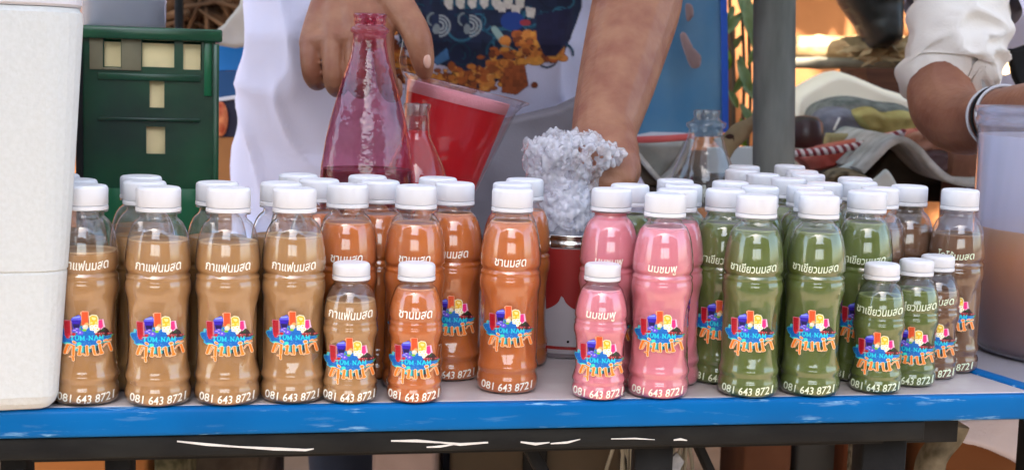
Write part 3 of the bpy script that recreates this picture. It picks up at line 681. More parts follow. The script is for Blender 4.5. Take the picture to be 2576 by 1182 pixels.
fc = atz(146, 1035, TZ); fx = Vector((math.cos(fa), math.sin(fa), 0)); fy = Vector((-math.sin(fa), math.cos(fa), 0))
fbase = fc - fx * .199 + fy * .139 + fx * .0; fbase.z = TZ + .0004
fb = empty('foam_box', fbase, fa, 'tall white foam box with rounded corners at the left end of the table', 'foam box')
foam_block('lower_box', [(0, -.012), (.002, -.007), (.006, -.003), (.012, -.0005), (.02, 0), (.06, .003), (.1090, .0068), (.1110, .0062)], m_foam, fb)
foam_block('upper_box', [(.1111, .0062), (.1122, .0074), (.2, .0135), (.30, .0195), (.309, .019), (.313, .016)], m_foam, fb)
lid = empty('foam_sheet', fbase + Vector((0, 0, .3135)), fa, 'pale flat sheet lying on top of the white foam box', 'sheet')
foam_block('panel', [(0, .016), (.002, .019), (.010, .019), (.012, .016)], mat('pale_lid', (206, 206, 214), .4, .4), lid)
# ------------------------------------------------------------------ green crate with tub on it
m_crate = mat('green_crate_plastic', (24, 80, 50), .24, .5, rgb2=(20, 46, 36), vscale=7, bump=.1)
m_crate2 = mat('green_crate_rib', (16, 96, 58), .3, .5); m_backlight = mat('backlight_cream', (244, 226, 172), .9, .15, var=.12, vscale=30)
m_greyp = mat('olive_label', (128, 122, 96), .6, .3, rgb2=(104, 100, 78), vscale=18)
ca = rad(12.5); CY = 1.50
cl_, cr_ = at(216, 500, CY), at(536, 500, CY); cw = (cr_ - cl_).length; ctop = at(380, 88, CY).z - TZ
crate = empty('bottle_crate', (cl_.x + (cr_.x - cl_.x) / 2, CY, TZ + .0004), ca, 'dark green plastic bottle crate with cream square openings standing behind the coffee bottles', 'crate')
cz = lambda y: at(380, y, CY).z - TZ; cxx = lambda x: (x - 376) / 3600 * CY * 1.0
def crate_wall():
    """front wall with real openings: a lattice of boxes round the holes"""
    xs = [-cw / 2, cxx(262), cxx(306), cxx(362), cxx(372), cxx(414), cxx(418), cxx(438), cxx(462), cxx(503), cw / 2]
    return xs
holes = [(267, 307, 102, 172), (358, 436, 102, 170), (458, 503, 104, 174), (376, 412, 204, 272), (368, 414, 320, 388)]
def hole_wall(name, m, parent, y0, y1):
    xs = sorted({-cw / 2, cw / 2, *[cxx(h[0]) for h in holes], *[cxx(h[1]) for h in holes]}); zs = sorted({0, ctop, *[cz(h[2]) for h in holes], *[cz(h[3]) for h in holes]})
    solid = {}
    for i in range(len(xs) - 1):
        for j in range(len(zs) - 1):
            mx, mz = (xs[i] + xs[i + 1]) / 2, (zs[j] + zs[j + 1]) / 2
            solid[i, j] = not any(cxx(h[0]) < mx < cxx(h[1]) and cz(h[3]) < mz < cz(h[2]) for h in holes)
    V = []; F = []
    def q(*p): o = len(V); V.extend(p); F.append((o, o + 1, o + 2, o + 3))
    for (i, j), s_ in solid.items():
        if not s_: continue
        a, b, c, d = xs[i], xs[i + 1], zs[j], zs[j + 1]
        q((a, y0, c), (b, y0, c), (b, y0, d), (a, y0, d)); q((b, y1, c), (a, y1, c), (a, y1, d), (b, y1, d))
        if not solid.get((i - 1, j)): q((a, y1, c), (a, y0, c), (a, y0, d), (a, y1, d))
        if not solid.get((i + 1, j)): q((b, y0, c), (b, y1, c), (b, y1, d), (b, y0, d))
        if not solid.get((i, j - 1)): q((a, y1, c), (b, y1, c), (b, y0, c), (a, y0, c))
        if not solid.get((i, j + 1)): q((a, y0, d), (b, y0, d), (b, y1, d), (a, y1, d))
    return obj(name, V, F, m, parent, False)
hole_wall('front_wall', m_crate, crate, 0, .004)
CD = .17
for nme, bx in (('side_wall', box(-cw / 2 + .002, CD / 2 + .004, ctop / 2, .004, CD - .002, ctop)), ('side_wall', box(cw / 2 - .002, CD / 2 + .004, ctop / 2, .004, CD - .002, ctop)), ('back_wall', box(0, CD + .006, ctop / 2, cw, .004, ctop)), ('floor', box(0, CD / 2 + .004, .003, cw - .009, CD - .004, .006))):
    bevelled(nme, *bx, m_crate, crate, .001)
bevelled('top_rim', *box(0, -.003, ctop + .0005, cw + .014, .014, .013), m_crate, crate, .002)
bevelled('top_rim', *box(cw / 2 + .001, CD / 2 + .005, ctop + .0005, .012, CD - .004, .013), m_crate, crate, .002); bevelled('top_rim', *box(-cw / 2 - .001, CD / 2 + .005, ctop + .0005, .012, CD - .004, .013), m_crate, crate, .002)
bevelled('corner_rib', *box(-cw / 2 - .003, -.004, ctop / 2 - .004, .007, .009, ctop - .008), m_dark, crate, .001)
bevelled('corner_rib', *box(cw / 2 + .001, -.004, ctop / 2 - .004, .006, .009, ctop - .008), m_crate, crate, .001)
bevelled('side_panel', *box(cxx(519), -.0012, (cz(92) + cz(240)) / 2, .008, .003, cz(92) - cz(240)), m_crate2, crate, .0008)
bevelled('shelf_band', *box(0, -.0015, cz(196), cw - .03, .0035, .0075), m_crate, crate, .001)
bevelled('shelf_band', *box(0, -.0015, cz(302), cw - .03, .0035, .004), m_crate, crate, .001)
for x0_, x1_, y0_, y1_ in ((232, 264, 92, 180), (308.5, 356, 92, 180), (264.3, 308.2, 92, 100.5), (264.3, 308.2, 174, 180)): bevelled('grimy_panel', *box(cxx((x0_ + x1_) / 2), -.0012, (cz(y0_) + cz(y1_)) / 2, cxx(x1_) - cxx(x0_), .0026, cz(y0_) - cz(y1_)), m_greyp, crate, .0005)
# cream sheet stands in for the light behind the openings
bevelled('backlight_panel', *box(0, .0075, ctop * .52, cw - .03, .003, ctop * .9), m_backlight, crate, .0005)
m_gglass = clear_mat('green_glass', (.25, .6, .38), 1.5, (30, 120, 70), .35, .06, gain=1.3)
for i, xx in enumerate((300, 385, 470)):
    g = obj('bottle_bulge', *lathe([(.004, 0), (.026, .002), (.027, .06), (.024, .085), (.012, .105), (.010, .12)], 28), m_crate2, crate); g.location = (cxx(xx), .0, .02); g.scale = (1, .16, 1)
m_tub = clear_mat('frosted_tub', (.9, .9, .93), 1.45, (205, 208, 220), .55, .12, gain=1.2)
tb = at(320, 70, 1.575); tz = TZ + ctop + .0075
bevelled('top_board', *box(0, CD / 2 + .006, ctop + .004, cw - .012, CD - .01, .005), m_crate, crate, .001)
tub = empty('plastic_tub', (tb.x - .004, 1.575, tz), 0, 'frosted clear plastic tub standing on top of the green crate', 'tub')
obj('tub_wall', *lathe([(.0435, 0), (.0450, .002), (.0470, .13), (.049, .132), (.049, .135), (.046, .134), (.044, .004), (.001, .003)], 48, cap0=True, cap1=True), m_tub, tub)
obj('stack_ring', *lathe([(.0455, .028), (.0464, .030), (.0455, .032)], 48, cap0=False, cap1=False), m_tub, tub)
tb2 = at(208, 60, 1.56)
cups = empty('cup_stack', (tb2.x - .006, 1.60, tz), 0, 'shiny clear plastic cups stacked on the left corner of the green crate', 'cups')
for k in range(4): c_ = obj('cup', *lathe([(.012, 0), (.013, .001), (.0155, .03), (.017, .031), (.016, .0315), (.011, .003)], 24, cap1=False), m_tub, cups); c_.location.z = k * .026
# ------------------------------------------------------------------ glassware
m_red = mat('red_syrup', (204, 20, 34), .12, .3, transl=.6, tcol=(255, 90, 96)); m_dred = mat('dark_red_syrup', (112, 16, 30), .12, .5, rgb2=(80, 10, 20), vscale=20)
m_foamp = mat('pink_froth', (236, 150, 178), .6, .3, rgb2=(224, 124, 156), vscale=150, bump=.4, bscale=400)
m_g1 = clear_mat('syrup_stained_glass', (.87, .54, .63), 1.52, (176, 70, 110), .03, .03, film_var=.22, fscale=30, bump=.6, bscale=90, gain=1.15)
m_g2 = clear_mat('clear_glass', (.88, .89, .88), 1.52, (200, 200, 196), .05, .03, film_var=.05, fscale=30, bump=.35, bscale=60, gain=1.4)
def glass_bottle(xc, yt, Y, rows, label, m, liquid=None, base_r=None):
    """rows: (view y, half width in view px)"""
    k = Y / FPX; top = at(xc, yt, Y); b = empty('glass_bottle', (top.x, Y, TZ + .0004), 0, label, 'glass bottle')
    P = [(hw * k, at(xc, y, Y).z - TZ) for y, hw in rows][::-1]; r0, z0 = P[0]
    P = [(.003, 0), (r0 * .96, 0), (r0 * 1.02, .004)] + ([(r0 * 1.02, z0 * .5)] if z0 > .02 else []) + P
    ro, zo = P[-1]; wall_ = [(r_, z_) for r_, z_ in P]
    inn = [(ro - .0022, zo + .0003), (ro - .003, zo - .003), (ro - .003, zo - .012)]
    o = obj('glass_wall', *lathe(wall_ + inn, 64, cap1=False), m, b)
    if liquid:
        zl = at(xc, liquid[0], Y).z - TZ; Q = [(max(r_ - .0022, .001), max(z_, .003)) for r_, z_ in P if z_ < zl]
        rl = np.interp(zl, [p[1] for p in P], [p[0] for p in P]) - .0022; Q += [(rl, zl), (rl - .001, zl - .0006), (.001, zl - .0006)]
        obj('syrup', *lathe(Q, 56), liquid[1], b)
    return b
b1 = glass_bottle(931, 40, 1.42, [(36, 40), (39, 42), (44, 41), (50, 38), (56, 41), (61, 38), (68, 39), (73, 47), (78, 49), (84, 47), (87, 42), (100, 42), (130, 45), (150, 50), (175, 58), (200, 66), (250, 80), (300, 94), (350, 105), (400, 113), (430, 117), (460, 118)],
             'tall conical glass bottle stained pink with dark red syrup at its bottom', m_g1, (426, m_dred))
# little embossed marks on the glass
b2 = glass_bottle(1050, 264, 1.50, [(262, 33), (265, 35), (272, 35), (278, 31), (300, 31), (335, 33), (352, 38), (375, 50), (400, 62), (425, 72), (450, 80), (470, 84)], 'smaller clear glass bottle with red syrup in front of the measuring jug', m_g2, (330, m_red))
b3 = glass_bottle(1778, 280, 1.72, [(278, 31), (281, 34), (290, 33), (296, 31), (301, 34), (306, 40), (311, 50), (320, 50), (326, 42), (345, 45), (370, 52), (400, 64), (430, 76), (460, 84)], 'empty clear glass bottle behind the green bottles, left of the grey pole', m_g2)
# measuring jug, tipped to the right
JY = 1.60; jc = at(1157, 222, JY)
jug = empty('measuring_jug', jc, 0, 'tilted glass measuring jug of red syrup with pink froth held by the vendor', 'jug')
jug.rotation_euler = (rad(-1), rad(12.5), 0); jk = JY / FPX
def spout(t, r, z):
    g = max(0, math.cos(t)) ** 14 * max(0, (z + .03) / .03); return r + .013 * g
JP = [(.001, -.131), (.0385, -.131), (.0415, -.129), (.0425, -.125), (.0595, -.012), (.0610, -.004), (.0655, 0), (.0660, .0022), (.0637, .003), (.0600, .001), (.0585, -.006)]
m_gj = clear_mat('jug_glass', (.95, .93, .94), 1.5, (220, 180, 195), .04, .03, gain=1.15)
obj('jug_wall', *lathe(JP, 72, spout, cap1=False), m_gj, jug)
obj('syrup', *lathe([(.001, -.126), (.039, -.126), (.0412, -.122), (.0572 - .0008, -.0170), (.05, -.0168), (.001, -.0168)], 56), m_red, jug)
obj('froth', *lathe([(.0562, -.0172), (.0570, -.0166), (.0588, -.0050), (.0580, -.004), (.05, -.0045), (.001, -.005)], 56), m_foamp, jug)
hp = [(-.058, 0, -.004), (-.068, -.004, .012), (-.070, -.006, .035), (-.074, -.004, .052), (-.095, 0, .060), (-.13, .004, .054), (-.15, .006, .038), (-.145, .006, .018), (-.11, .006, .004), (-.062, .004, -.020)]
V, F = tube(smooth_path(hp, 5), .0042, 12); obj('handle', V, F, m_gj, jug)
# ------------------------------------------------------------------ tin of crushed ice
IX, IY = .060, 1.418; tinh = .119
tin = empty('ice_tin', (IX, IY, TZ + .0004), 0, 'round red and white printed tin with a metal rim, heaped with ice', 'tin')
m_tinw = mat('tin_white', (196, 192, 200), .35, .5, var=.08, vscale=30); m_chrome = mat('bright_tin', (200, 200, 196), .18, .5, metal=1, bump=.1)
m_tinr = mat('tin_red', (150, 38, 36), .35, .5)
obj('tin_wall', *lathe([(.001, 0), (.053, 0), (.0545, .002), (.0545, tinh - .012)], 64, cap1=False), m_tinw, tin)
obj('rim', *lathe([(.0545, tinh - .012), (.0556, tinh - .011), (.0556, tinh - .007), (.0548, tinh - .006), (.0552, tinh - .002), (.0562, tinh), (.055, tinh + .0012), (.0538, tinh), (.0535, tinh - .012)], 64, cap0=False, cap1=False), m_chrome, tin)
def tin_print(name, f, m, off=.0004):
    """band on the wall between z0(t) and z1(t)"""
    V = []; n = 160
    for k in range(n + 1):
        t = 2 * math.pi * k / n
        for q in range(5):
            a, b = f(t); z = a + (b - a) * q / 4; V.append(((.0545 + off) * math.cos(t), (.0545 + off) * math.sin(t), z))
    F = [(k * 5 + q, (k + 1) * 5 + q, (k + 1) * 5 + q + 1, k * 5 + q + 1) for k in range(n) for q in range(4)]
    return obj(name, V, F, m, tin)
ph0 = -math.pi / 2 - .18
tin_print('red_band', lambda t: (.062 - .018 * math.sqrt(max(0, 1 - ((((t - ph0) / (2 * math.pi) * 5) % 1 - .5) * 2.05) ** 2)), tinh - .0125), m_tinr)
tin_print('red_line', lambda t: (.0085, .0115), m_tinr); tin_print('red_line', lambda t: (.0005, .0045), mat('tin_grey', (120, 110, 116), .4, .5), .0006)
for k in range(3):
    t = -math.pi / 2 - .05 + k * 1.2; V, F = lathe([(.0001, 0), (.0013, 0), (.0013, .0004), (.0001, .0005)], 12)
    o = obj('printed_dot', V, F, m_dark, tin); o.rotation_euler = (0, math.pi / 2, t); o.location = (.0548 * math.cos(t), .0548 * math.sin(t), .0165)
m_ice = clear_mat('crushed_ice', (.98, .98, 1.0), 1.42, (253, 253, 255), .26, .04, film_var=.22, fscale=70, gain=1.9)
prof_i = [(575, 1340, 1500), (540, 1338, 1498), (500, 1334, 1494), (470, 1332, 1498), (445, 1330, 1502), (425, 1326, 1520), (405, 1322, 1560), (388, 1316, 1572), (370, 1312, 1560), (355, 1332, 1520), (345, 1375, 1500), (336, 1408, 1440)]
ri = random.Random(5); V, F = [], []
ICO = bmesh.new(); bmesh.ops.create_icosphere(ICO, subdivisions=1, radius=1); ICV = [v.co.copy() for v in ICO.verts]; ICF = [tuple(v.index for v in f.verts) for f in ICO.faces]; ICO.free()
def shard(c, L, w_):
    q = Vector((ri.gauss(0, .45), ri.gauss(0, .5), 1)).to_track_quat('Z', 'Y'); o = len(V); sx, sy = w_ * ri.uniform(.8, 1.5), w_ * ri.uniform(.5, 1.1)
    for v in ICV:
        k = ri.uniform(.7, 1.2); V.append(tuple(c + q @ Vector((v.x * sx * k, v.y * sy * k, v.z * L * k))))
    for f in ICF: F.append(tuple(i + o for i in f))
ys_ = [p[0] for p in prof_i][::-1]
for k in range(1100):
    y = ri.uniform(336, 575); xl = np.interp(y, ys_, [p[1] for p in prof_i][::-1]); xr = np.interp(y, ys_, [p[2] for p in prof_i][::-1])
    u = math.sin(ri.uniform(-1.5708, 1.5708)); hw = (xr - xl) / 2; cx_ = (xl + xr) / 2; dep = min(.046, hw * IY / FPX * .95)
    v = math.sqrt(max(0, 1 - u * u)) * (ri.choice((-1, -1, 1)) * ri.uniform(.75, 1) if ri.random() < .8 else ri.uniform(-1, 1))
    p = at(cx_ + u * hw * ri.uniform(.85, 1.0), y, IY + v * dep)
    big = ri.random() < .12; shard(p, ri.uniform(.008, .011) if big else ri.uniform(.004, .008), ri.uniform(.0035, .0055) if big else ri.uniform(.0022, .0042))
_t = obj('tmp', V, F, m_ice); _m = _t.modifiers.new('r', 'REMESH'); _m.mode = 'VOXEL'; _m.voxel_size = .0013; _m.use_smooth_shade = True
_s = _t.modifiers.new('s', 'SMOOTH'); _s.iterations = 2; _s.factor = .5
_me = bpy.data.meshes.new_from_object(_t.evaluated_get(bpy.context.evaluated_depsgraph_get())); _me.name = 'crushed_ice'; bpy.data.objects.remove(_t)
_me.polygons.foreach_set('use_smooth', [True] * len(_me.polygons))
tag(link('crushed_ice', _me, None, m_ice), 'heap of glassy crushed ice piled high above the red and white tin', 'ice', kind='stuff')
V, F = lathe([(.001, -.03), (.016, -.03), (.020, .0), (.023, .02), (.022, .040), (.016, .048), (.001, .050)], 24, lambda t, r, z: r * (1 + .12 * math.sin(3 * t + z * 60)))
core = obj('ice_block', V, F, mat('packed_ice', (232, 232, 242), .3, .6, var=.15, vscale=80, bump=.8, bscale=120), None); core.location = (IX - .008, IY, TZ + tinh + .002)
tag(core, 'packed mass of ice inside the heap on the tin', 'ice')
# ------------------------------------------------------------------ plastic tub of tea at the right
t2v = [RC0 + Vector((.0015, 0, 0)) - rd * .30, RC0 - rd * .30 + Vector((.6, 0, 0)), RC0 + rd * .62 + Vector((.75, 0, 0)), RC0 + rd * .62 + Vector((.0015, 0, 0))]
tb_ = empty('side_table', (0, 0, 0), label='grey topped side table carrying the tub of tea at the right', cat='table')
t2w = [RC0 + Vector((.002, 0, 0)) + rd * -.02, RC0 + rd * -.02 + Vector((.6, .12, 0)), RC0 + rd * .42 + Vector((.75, .12, 0)), RC0 + rd * .42 + Vector((.002, 0, 0))]
quad_slab('top', t2w, TZ - .03, TZ - .006, mat('grey_laminate', (150, 148, 156), .4, .4, var=.1, vscale=14), tb_, .002)
for a, b in ((.05, .03), (.5, .12), (.55, .34)): q = RC0 + rd * b + Vector((a, .04, 0)); beam('leg', (q.x, q.y, 0), (q.x, q.y, TZ - .03), .025, .025, m_dark, tb_)
BX, BY, BR = .607, 1.505, .118
buc = empty('tea_tub', (BX, BY, TZ - .0056), 0, 'big frosted plastic tub half full of brown milk tea, cut by the right edge', 'tub')
m_buc = clear_mat('milky_tub_plastic', (.92, .92, .96), 1.45, (214, 218, 236), .22, .14, gain=1.0)
bh = at(2500, 268, BY).z - TZ + .006
obj('tub_wall', *lathe([(.001, .0), (BR * .80, 0), (BR * .88, .003), (BR * .93, .010), (BR * .955, .022), (BR * .99, bh - .022), (BR * 1.01, bh - .021), (BR * 1.012, bh - .013), (BR * 1.0, bh - .012), (BR * 1.0, bh - .008), (BR * 1.02, bh - .007), (BR * 1.022, bh), (BR * 1.0, bh), (BR * .985, bh - .02)], 96, cap1=False), m_buc, buc)
def tea_grad():
    m = mat('settling_milk_tea', (176, 116, 66), .3, .4); n, l = m.node_tree.nodes, m.node_tree.links; b = n['Principled BSDF']
    tc = n.new('ShaderNodeTexCoord'); sp = n.new('ShaderNodeSeparateXYZ'); l.new(tc.outputs['Object'], sp.inputs[0])
    t = n.new('ShaderNodeTexNoise'); t.inputs['Scale'].default_value = 14; l.new(tc.outputs['Object'], t.inputs['Vector'])
    a = n.new('ShaderNodeMath'); a.operation = 'MULTIPLY_ADD'; l.new(t.outputs[0], a.inputs[0]); a.inputs[1].default_value = .010; l.new(sp.outputs[2], a.inputs[2])
    r = n.new('ShaderNodeValToRGB'); mr = n.new('ShaderNodeMapRange'); mr.inputs[1].default_value = .0; mr.inputs[2].default_value = .142; l.new(a.outputs[0], mr.inputs[0]); l.new(mr.outputs[0], r.inputs[0])
    e = r.color_ramp.elements; e[0].color = (*lin((112, 66, 46)), 1); e[1].color = (*lin((214, 160, 104)), 1); e[0].position = .1
    q = e.new(.42); q.color = (*lin((160, 100, 62)), 1); q = e.new(.78); q.color = (*lin((222, 138, 62)), 1); e[-1].position = 1.0
    l.new(r.outputs[0], b.inputs['Base Color']); return m
obj('milk_residue', *lathe([(BR * .958, .1335), (BR * .974, bh - .03)], 72, cap0=False, cap1=False), clear_mat('milk_residue', (.9, .9, .95), 1.3, (228, 230, 246), .80, .3), buc)
obj('tea', *lathe([(.001, .003), (BR * .86, .004), (BR * .915, .012), (BR * .935, .024), (BR * .952, .132), (BR * .945, .1325), (.001, .1325)], 72), tea_grad(), buc)
# ------------------------------------------------------------------ people
m_skin = mat('brown_skin', (156, 108, 80), .48, .4, rgb2=(134, 82, 60), vscale=34, bump=.55, bscale=130, sss=.06)
m_skin2 = mat('brown_skin_two', (146, 98, 74), .5, .4, rgb2=(128, 80, 60), vscale=26, bump=.5, bscale=130, sss=.08)
m_hair = mat('black_hair', (24, 20, 20), .5, .4, bump=.8, bscale=300, stretch=(1, 1, .1)); m_shorts = mat('dark_trousers', (50, 52, 62), .9, .2, var=.2)
m_nail = mat('finger_nail', (206, 160, 140), .3, .5); m_eye = mat('eye', (230, 228, 224), .2, .5)
def ball(c, r, n=10, sc_=(1, 1, 1)):
    V, F = lathe([(max(r * math.sin(math.pi * k / n), r * .01), -r * math.cos(math.pi * k / n)) for k in range(n + 1)], 14)
    return [(c[0] + v[0] * sc_[0], c[1] + v[1] * sc_[1], c[2] + v[2] * sc_[2]) for v in V], F
def limb(pts, radii, sub=4):
    P = [Vector(p) for p in pts]; S = smooth_path(P, sub); R = []
    for i in range(len(P) - 1):
        for k in range(sub): R.append(radii[i] + (radii[i + 1] - radii[i]) * k / sub)
    R.append(radii[-1]); return merge(tube(S, R, 16), ball(S[0], R[0]), ball(S[-1], R[-1]))
def body_mesh(name, parts, m, parent, voxel=.003, it=6):
    o = obj('tmp', *merge(*parts), m); md = o.modifiers.new('r', 'REMESH'); md.mode = 'VOXEL'; md.voxel_size = voxel; md.use_smooth_shade = True
    s_ = o.modifiers.new('s', 'SMOOTH'); s_.iterations = it; s_.factor = .5
    dg = bpy.context.evaluated_depsgraph_get(); me = bpy.data.meshes.new_from_object(o.evaluated_get(dg)); me.name = name
    bpy.data.objects.remove(o); me.polygons.foreach_set('use_smooth', [True] * len(me.polygons))
    if not me.materials: me.materials.append(m)
    return link(name, me, parent)
def head(parts, c, f=Vector((0, -1, -.25)), hair=None):
    f = f.normalized(); r = Vector((1, 0, 0)); u = r.cross(f) * -1
    if u.z < 0: u = -u
    def P(x, y, z): return tuple(c + r * x + f * y + u * z)
    V, F = ball((0, 0, 0), 1, 16); parts.append(([P(v[0] * .075, v[1] * .092, v[2] * .115) for v in V], F))
    parts.append(limb([P(0, .03, -.06), P(0, .062, -.092)], [.05, .028])); parts.append(limb([P(0, .088, .02), P(0, .112, -.022)], [.010, .015]))
    parts.append(limb([P(-.022, .092, -.052), P(.022, .092, -.052)], [.009, .009]))
    for s in (-1, 1): parts.append(limb([P(s * .077, 0, .02), P(s * .078, -.004, -.022)], [.013, .009])); parts.append(limb([P(s * .016, .085, .034), P(s * .05, .072, .034)], [.009, .008]))
    return P
def extras(P, parent, m_h):
    V, F = ball((0, 0, 0), 1, 16)
    keep = [f for f in F if sum(V[i][2] * .6 - V[i][1] * .55 for i in f) / len(f) > .05]
    obj('hair', [P(v[0] * .083, v[1] * .1 - .006, v[2] * .124 + .004) for v in V], keep, m_h, parent)
    for s in (-1, 1):
        V2, F2 = ball((0, 0, 0), .011, 8); obj('eye', [P(s * .031 + v[0], .078 + v[1], .018 + v[2]) for v in V2], F2, m_eye, parent)
# ---- vendor
ven = empty('person', (-.05, 2.02, 0), label='vendor in a white printed T-shirt pouring red syrup and reaching into the ice', cat='person')
ven_inv = Vector((-.05, 2.02, 0))
parts = []
H = lambda x, y, Y: tuple(at(x, y, Y))
# torso, neck, legs (inside the clothes)
parts.append(limb([(-.06, 2.08, .95), (-.06, 2.09, 1.15), (-.06, 2.06, 1.38), (-.06, 2.0, 1.47)], [.115, .105, .12, .09]))
for s in (-1, 1):
    parts.append(limb([(-.06 + s * .05, 2.1, .95), (-.06 + s * .1, 2.1, .9), (-.06 + s * .11, 2.12, .5), (-.06 + s * .11, 2.16, .09)], [.1, .085, .058, .042])); parts.append(limb([(-.06 + s * .11, 2.18, .04), (-.06 + s * .12, 2.0, .03)], [.036, .03]))
    parts.append(limb([(-.06, 2.03, 1.40), (-.06 + s * .19, 2.02, 1.41)], [.09, .062]))
parts.append(limb([(-.06, 1.98, 1.44), (-.06, 1.92, 1.55)], [.062, .055]))
PH = head(parts, Vector((-.06, 1.86, 1.62)), Vector((0, -1, -.7)))
# arm on the image's left with the jug
parts.append(limb([(-.25, 2.02, 1.41), (-.33, 1.93, 1.24), H(840, -330, 1.70), H(872, -120, 1.585), H(880, -40, 1.555)], [.062, .050, .044, .035, .036]))
kn = [H(783, 108, 1.525), H(838, 98, 1.515), H(897, 94, 1.51), H(962, 98, 1.512)]
for k in kn: parts.append(limb([H(872, -70, 1.575), tuple(Vector(H(872, -70, 1.575)).lerp(Vector(k), .5) + Vector((0, -.006, .0))), k], [.026, .020, .0135]))
for a, b in zip(kn, kn[1:]): parts.append(limb([a, b], [.0128, .0128]))
parts.append(limb([H(815, 70, 1.535), H(940, 55, 1.53)], [.021, .022]))
FG = [[kn[0], H(781, 150, 1.518), H(788, 190, 1.522), H(800, 205, 1.545), H(812, 180, 1.562)],
      [kn[1], H(836, 150, 1.508), H(840, 203, 1.510), H(850, 222, 1.536), H(860, 195, 1.556)],
      [kn[2], H(895, 150, 1.505), H(898, 206, 1.505), H(908, 226, 1.532), H(915, 198, 1.553)],
      [kn[3], H(966, 150, 1.507), H(975, 212, 1.512), H(988, 236, 1.535), H(992, 215, 1.556)]]
for f in FG: parts.append(limb(f, [.0126, .0111, .0113, .0103, .0092]))
parts.append(limb([H(920, -30, 1.55), H(985, 0, 1.53), H(1030, 55, 1.515), H(1052, 100, 1.508), H(1063, 150, 1.508), H(1068, 180, 1.512)], [.024, .019, .0158, .0150, .0128, .0095]))
# arm on the image's right, into the ice
parts.append(limb([(.13, 2.02, 1.41), (.235, 1.92, 1.26), H(1640, -200, 1.73), H(1604, 0, 1.66), H(1576, 110, 1.61), H(1550, 210, 1.56), H(1520, 330, 1.50), H(1526, 385, 1.47)], [.064, .056, .053, .052, .0475, .0425, .0345, .034]))
parts.append(limb([H(1526, 385, 1.47), H(1540, 425, 1.448)], [.033, .030]))
for k, (a, b) in enumerate([((1508, 425), (1490, 478)), ((1530, 432), (1514, 490)), ((1552, 432), (1540, 492)), ((1572, 425), (1566, 475))]):
    parts.append(limb([H(*a, 1.435), H((a[0] + b[0]) / 2 + 4, (a[1] + b[1]) / 2, 1.428), H(*b, 1.432)], [.0125, .011, .009]))
parts.append(limb([H(1495, 395, 1.45), H(1478, 425, 1.44), H(1470, 455, 1.44)], [.016, .0125, .0095]))
bd = body_mesh('body', [([tuple(Vector(v) - ven_inv) for v in V_], F_) for V_, F_ in parts], m_skin, ven, .0024, 3)
PV = lambda x, y, z: tuple(Vector(PH(x, y, z)) - ven_inv)
extras(PV, ven, m_hair)
V, F = ball((0, 0, 0), .0065, 8, (.7, .35, 1.35)); nl = obj('thumb_nail', V, F, m_nail, ven); nl.location = at(1074, 152, 1.498) - ven_inv; nl.rotation_euler = (0, rad(-8), rad(25))
# clothes as one lofted cloth with folds
def loft_cloth(name, levels, m, parent, off, fold, n=220, rows=110, ex=2.4, y_open=None):
    """levels: z, x centre, y centre, half width left, half width right, half depth"""
    V = []
    Z = [l_[0] for l_ in levels]
    for j in range(rows + 1):
        z = Z[0] + (Z[-1] - Z[0]) * j / rows; g = [float(np.interp(z, Z, [l_[k] for l_ in levels])) for k in range(1, 6)]
        for k in range(n):
            t = 2 * math.pi * k / n; c, s = math.cos(t), math.sin(t)
            x = math.copysign(abs(c) ** (2 / ex), c) * (g[3] if c > 0 else g[2]); y = math.copysign(abs(s) ** (2 / ex), s) * g[4]
            p = Vector((g[0] + x, g[1] + y, z)); nrm = Vector((c / max(g[2], .01), s / max(g[4], .01), 0)).normalized()
            V.append(tuple(p + nrm * fold(p, t) - off))
    F = [(j * n + k, j * n + (k + 1) % n, (j + 1) * n + (k + 1) % n, (j + 1) * n + k) for j in range(rows) for k in range(n)]
    F.append(tuple(range(rows * n, (rows + 1) * n)))
    return obj(name, V, F, m, parent), V
def ridge(v): return 1 - abs(v)
def shirt_fold(p, t):
    a = noise.fractal(Vector((p.x * 3.2 + p.z * 2.2, 1.7, p.z * 1.4 - p.x * 1.0)), 1, 2, 3)
    b = ridge(noise.noise(Vector((p.x * 7 + p.z * 5, .3, p.z * 2.2 - p.x * 2.6)))) ** 4
    c_ = ridge(noise.noise(Vector((p.x * 13 + p.z * 4, 5.3, p.z * 4.5 - p.x * 5)))) ** 5
    return .014 * a + .017 * b + .010 * c_
m_shirt = mat('white_cotton', (212, 213, 238), .9, .2, bump=.25, bscale=500)
LV = [(.60, -.06, 2.07, .33, .30, .16), (.80, -.06, 2.16, .345, .27, .155), (.90, -.06, 2.12, .345, .215, .155), (.98, -.055, 2.065, .33, .17, .16), (1.06, -.05, 1.99, .322, .16, .165), (1.2, -.05, 1.95, .31, .17, .17), (1.38, -.06, 2.01, .25, .22, .14), (1.46, -.06, 1.99, .17, .17, .11), (1.50, -.06, 1.98, .08, .08, .07)]
shirt, _ = loft_cloth('t_shirt', LV, m_shirt, ven, ven_inv, shirt_fold)
# sleeves
def sleeve(name, pts, radii, m, parent, off, amp=.006):
    V, F = tube(smooth_path(pts, 8), np.interp(np.linspace(0, 1, 8 * (len(pts) - 1) + 1), np.linspace(0, 1, len(radii)), radii), 48, caps=False)
    V = [tuple(Vector(v) + Vector((1, 1, 0)) * amp * noise.noise(Vector(v) * 22) - off) for v in V]; return obj(name, V, F, m, parent)
sleeve('sleeve', [(-.2, 2.02, 1.41), (-.28, 1.99, 1.34), (-.33, 1.93, 1.24), (-.335, 1.86, 1.19)], [.085, .08, .085, .09], m_shirt, ven, ven_inv)
sleeve('sleeve', [(.08, 2.02, 1.41), (.17, 1.98, 1.34), (.235, 1.93, 1.26)], [.085, .085, .09], m_shirt, ven, ven_inv)
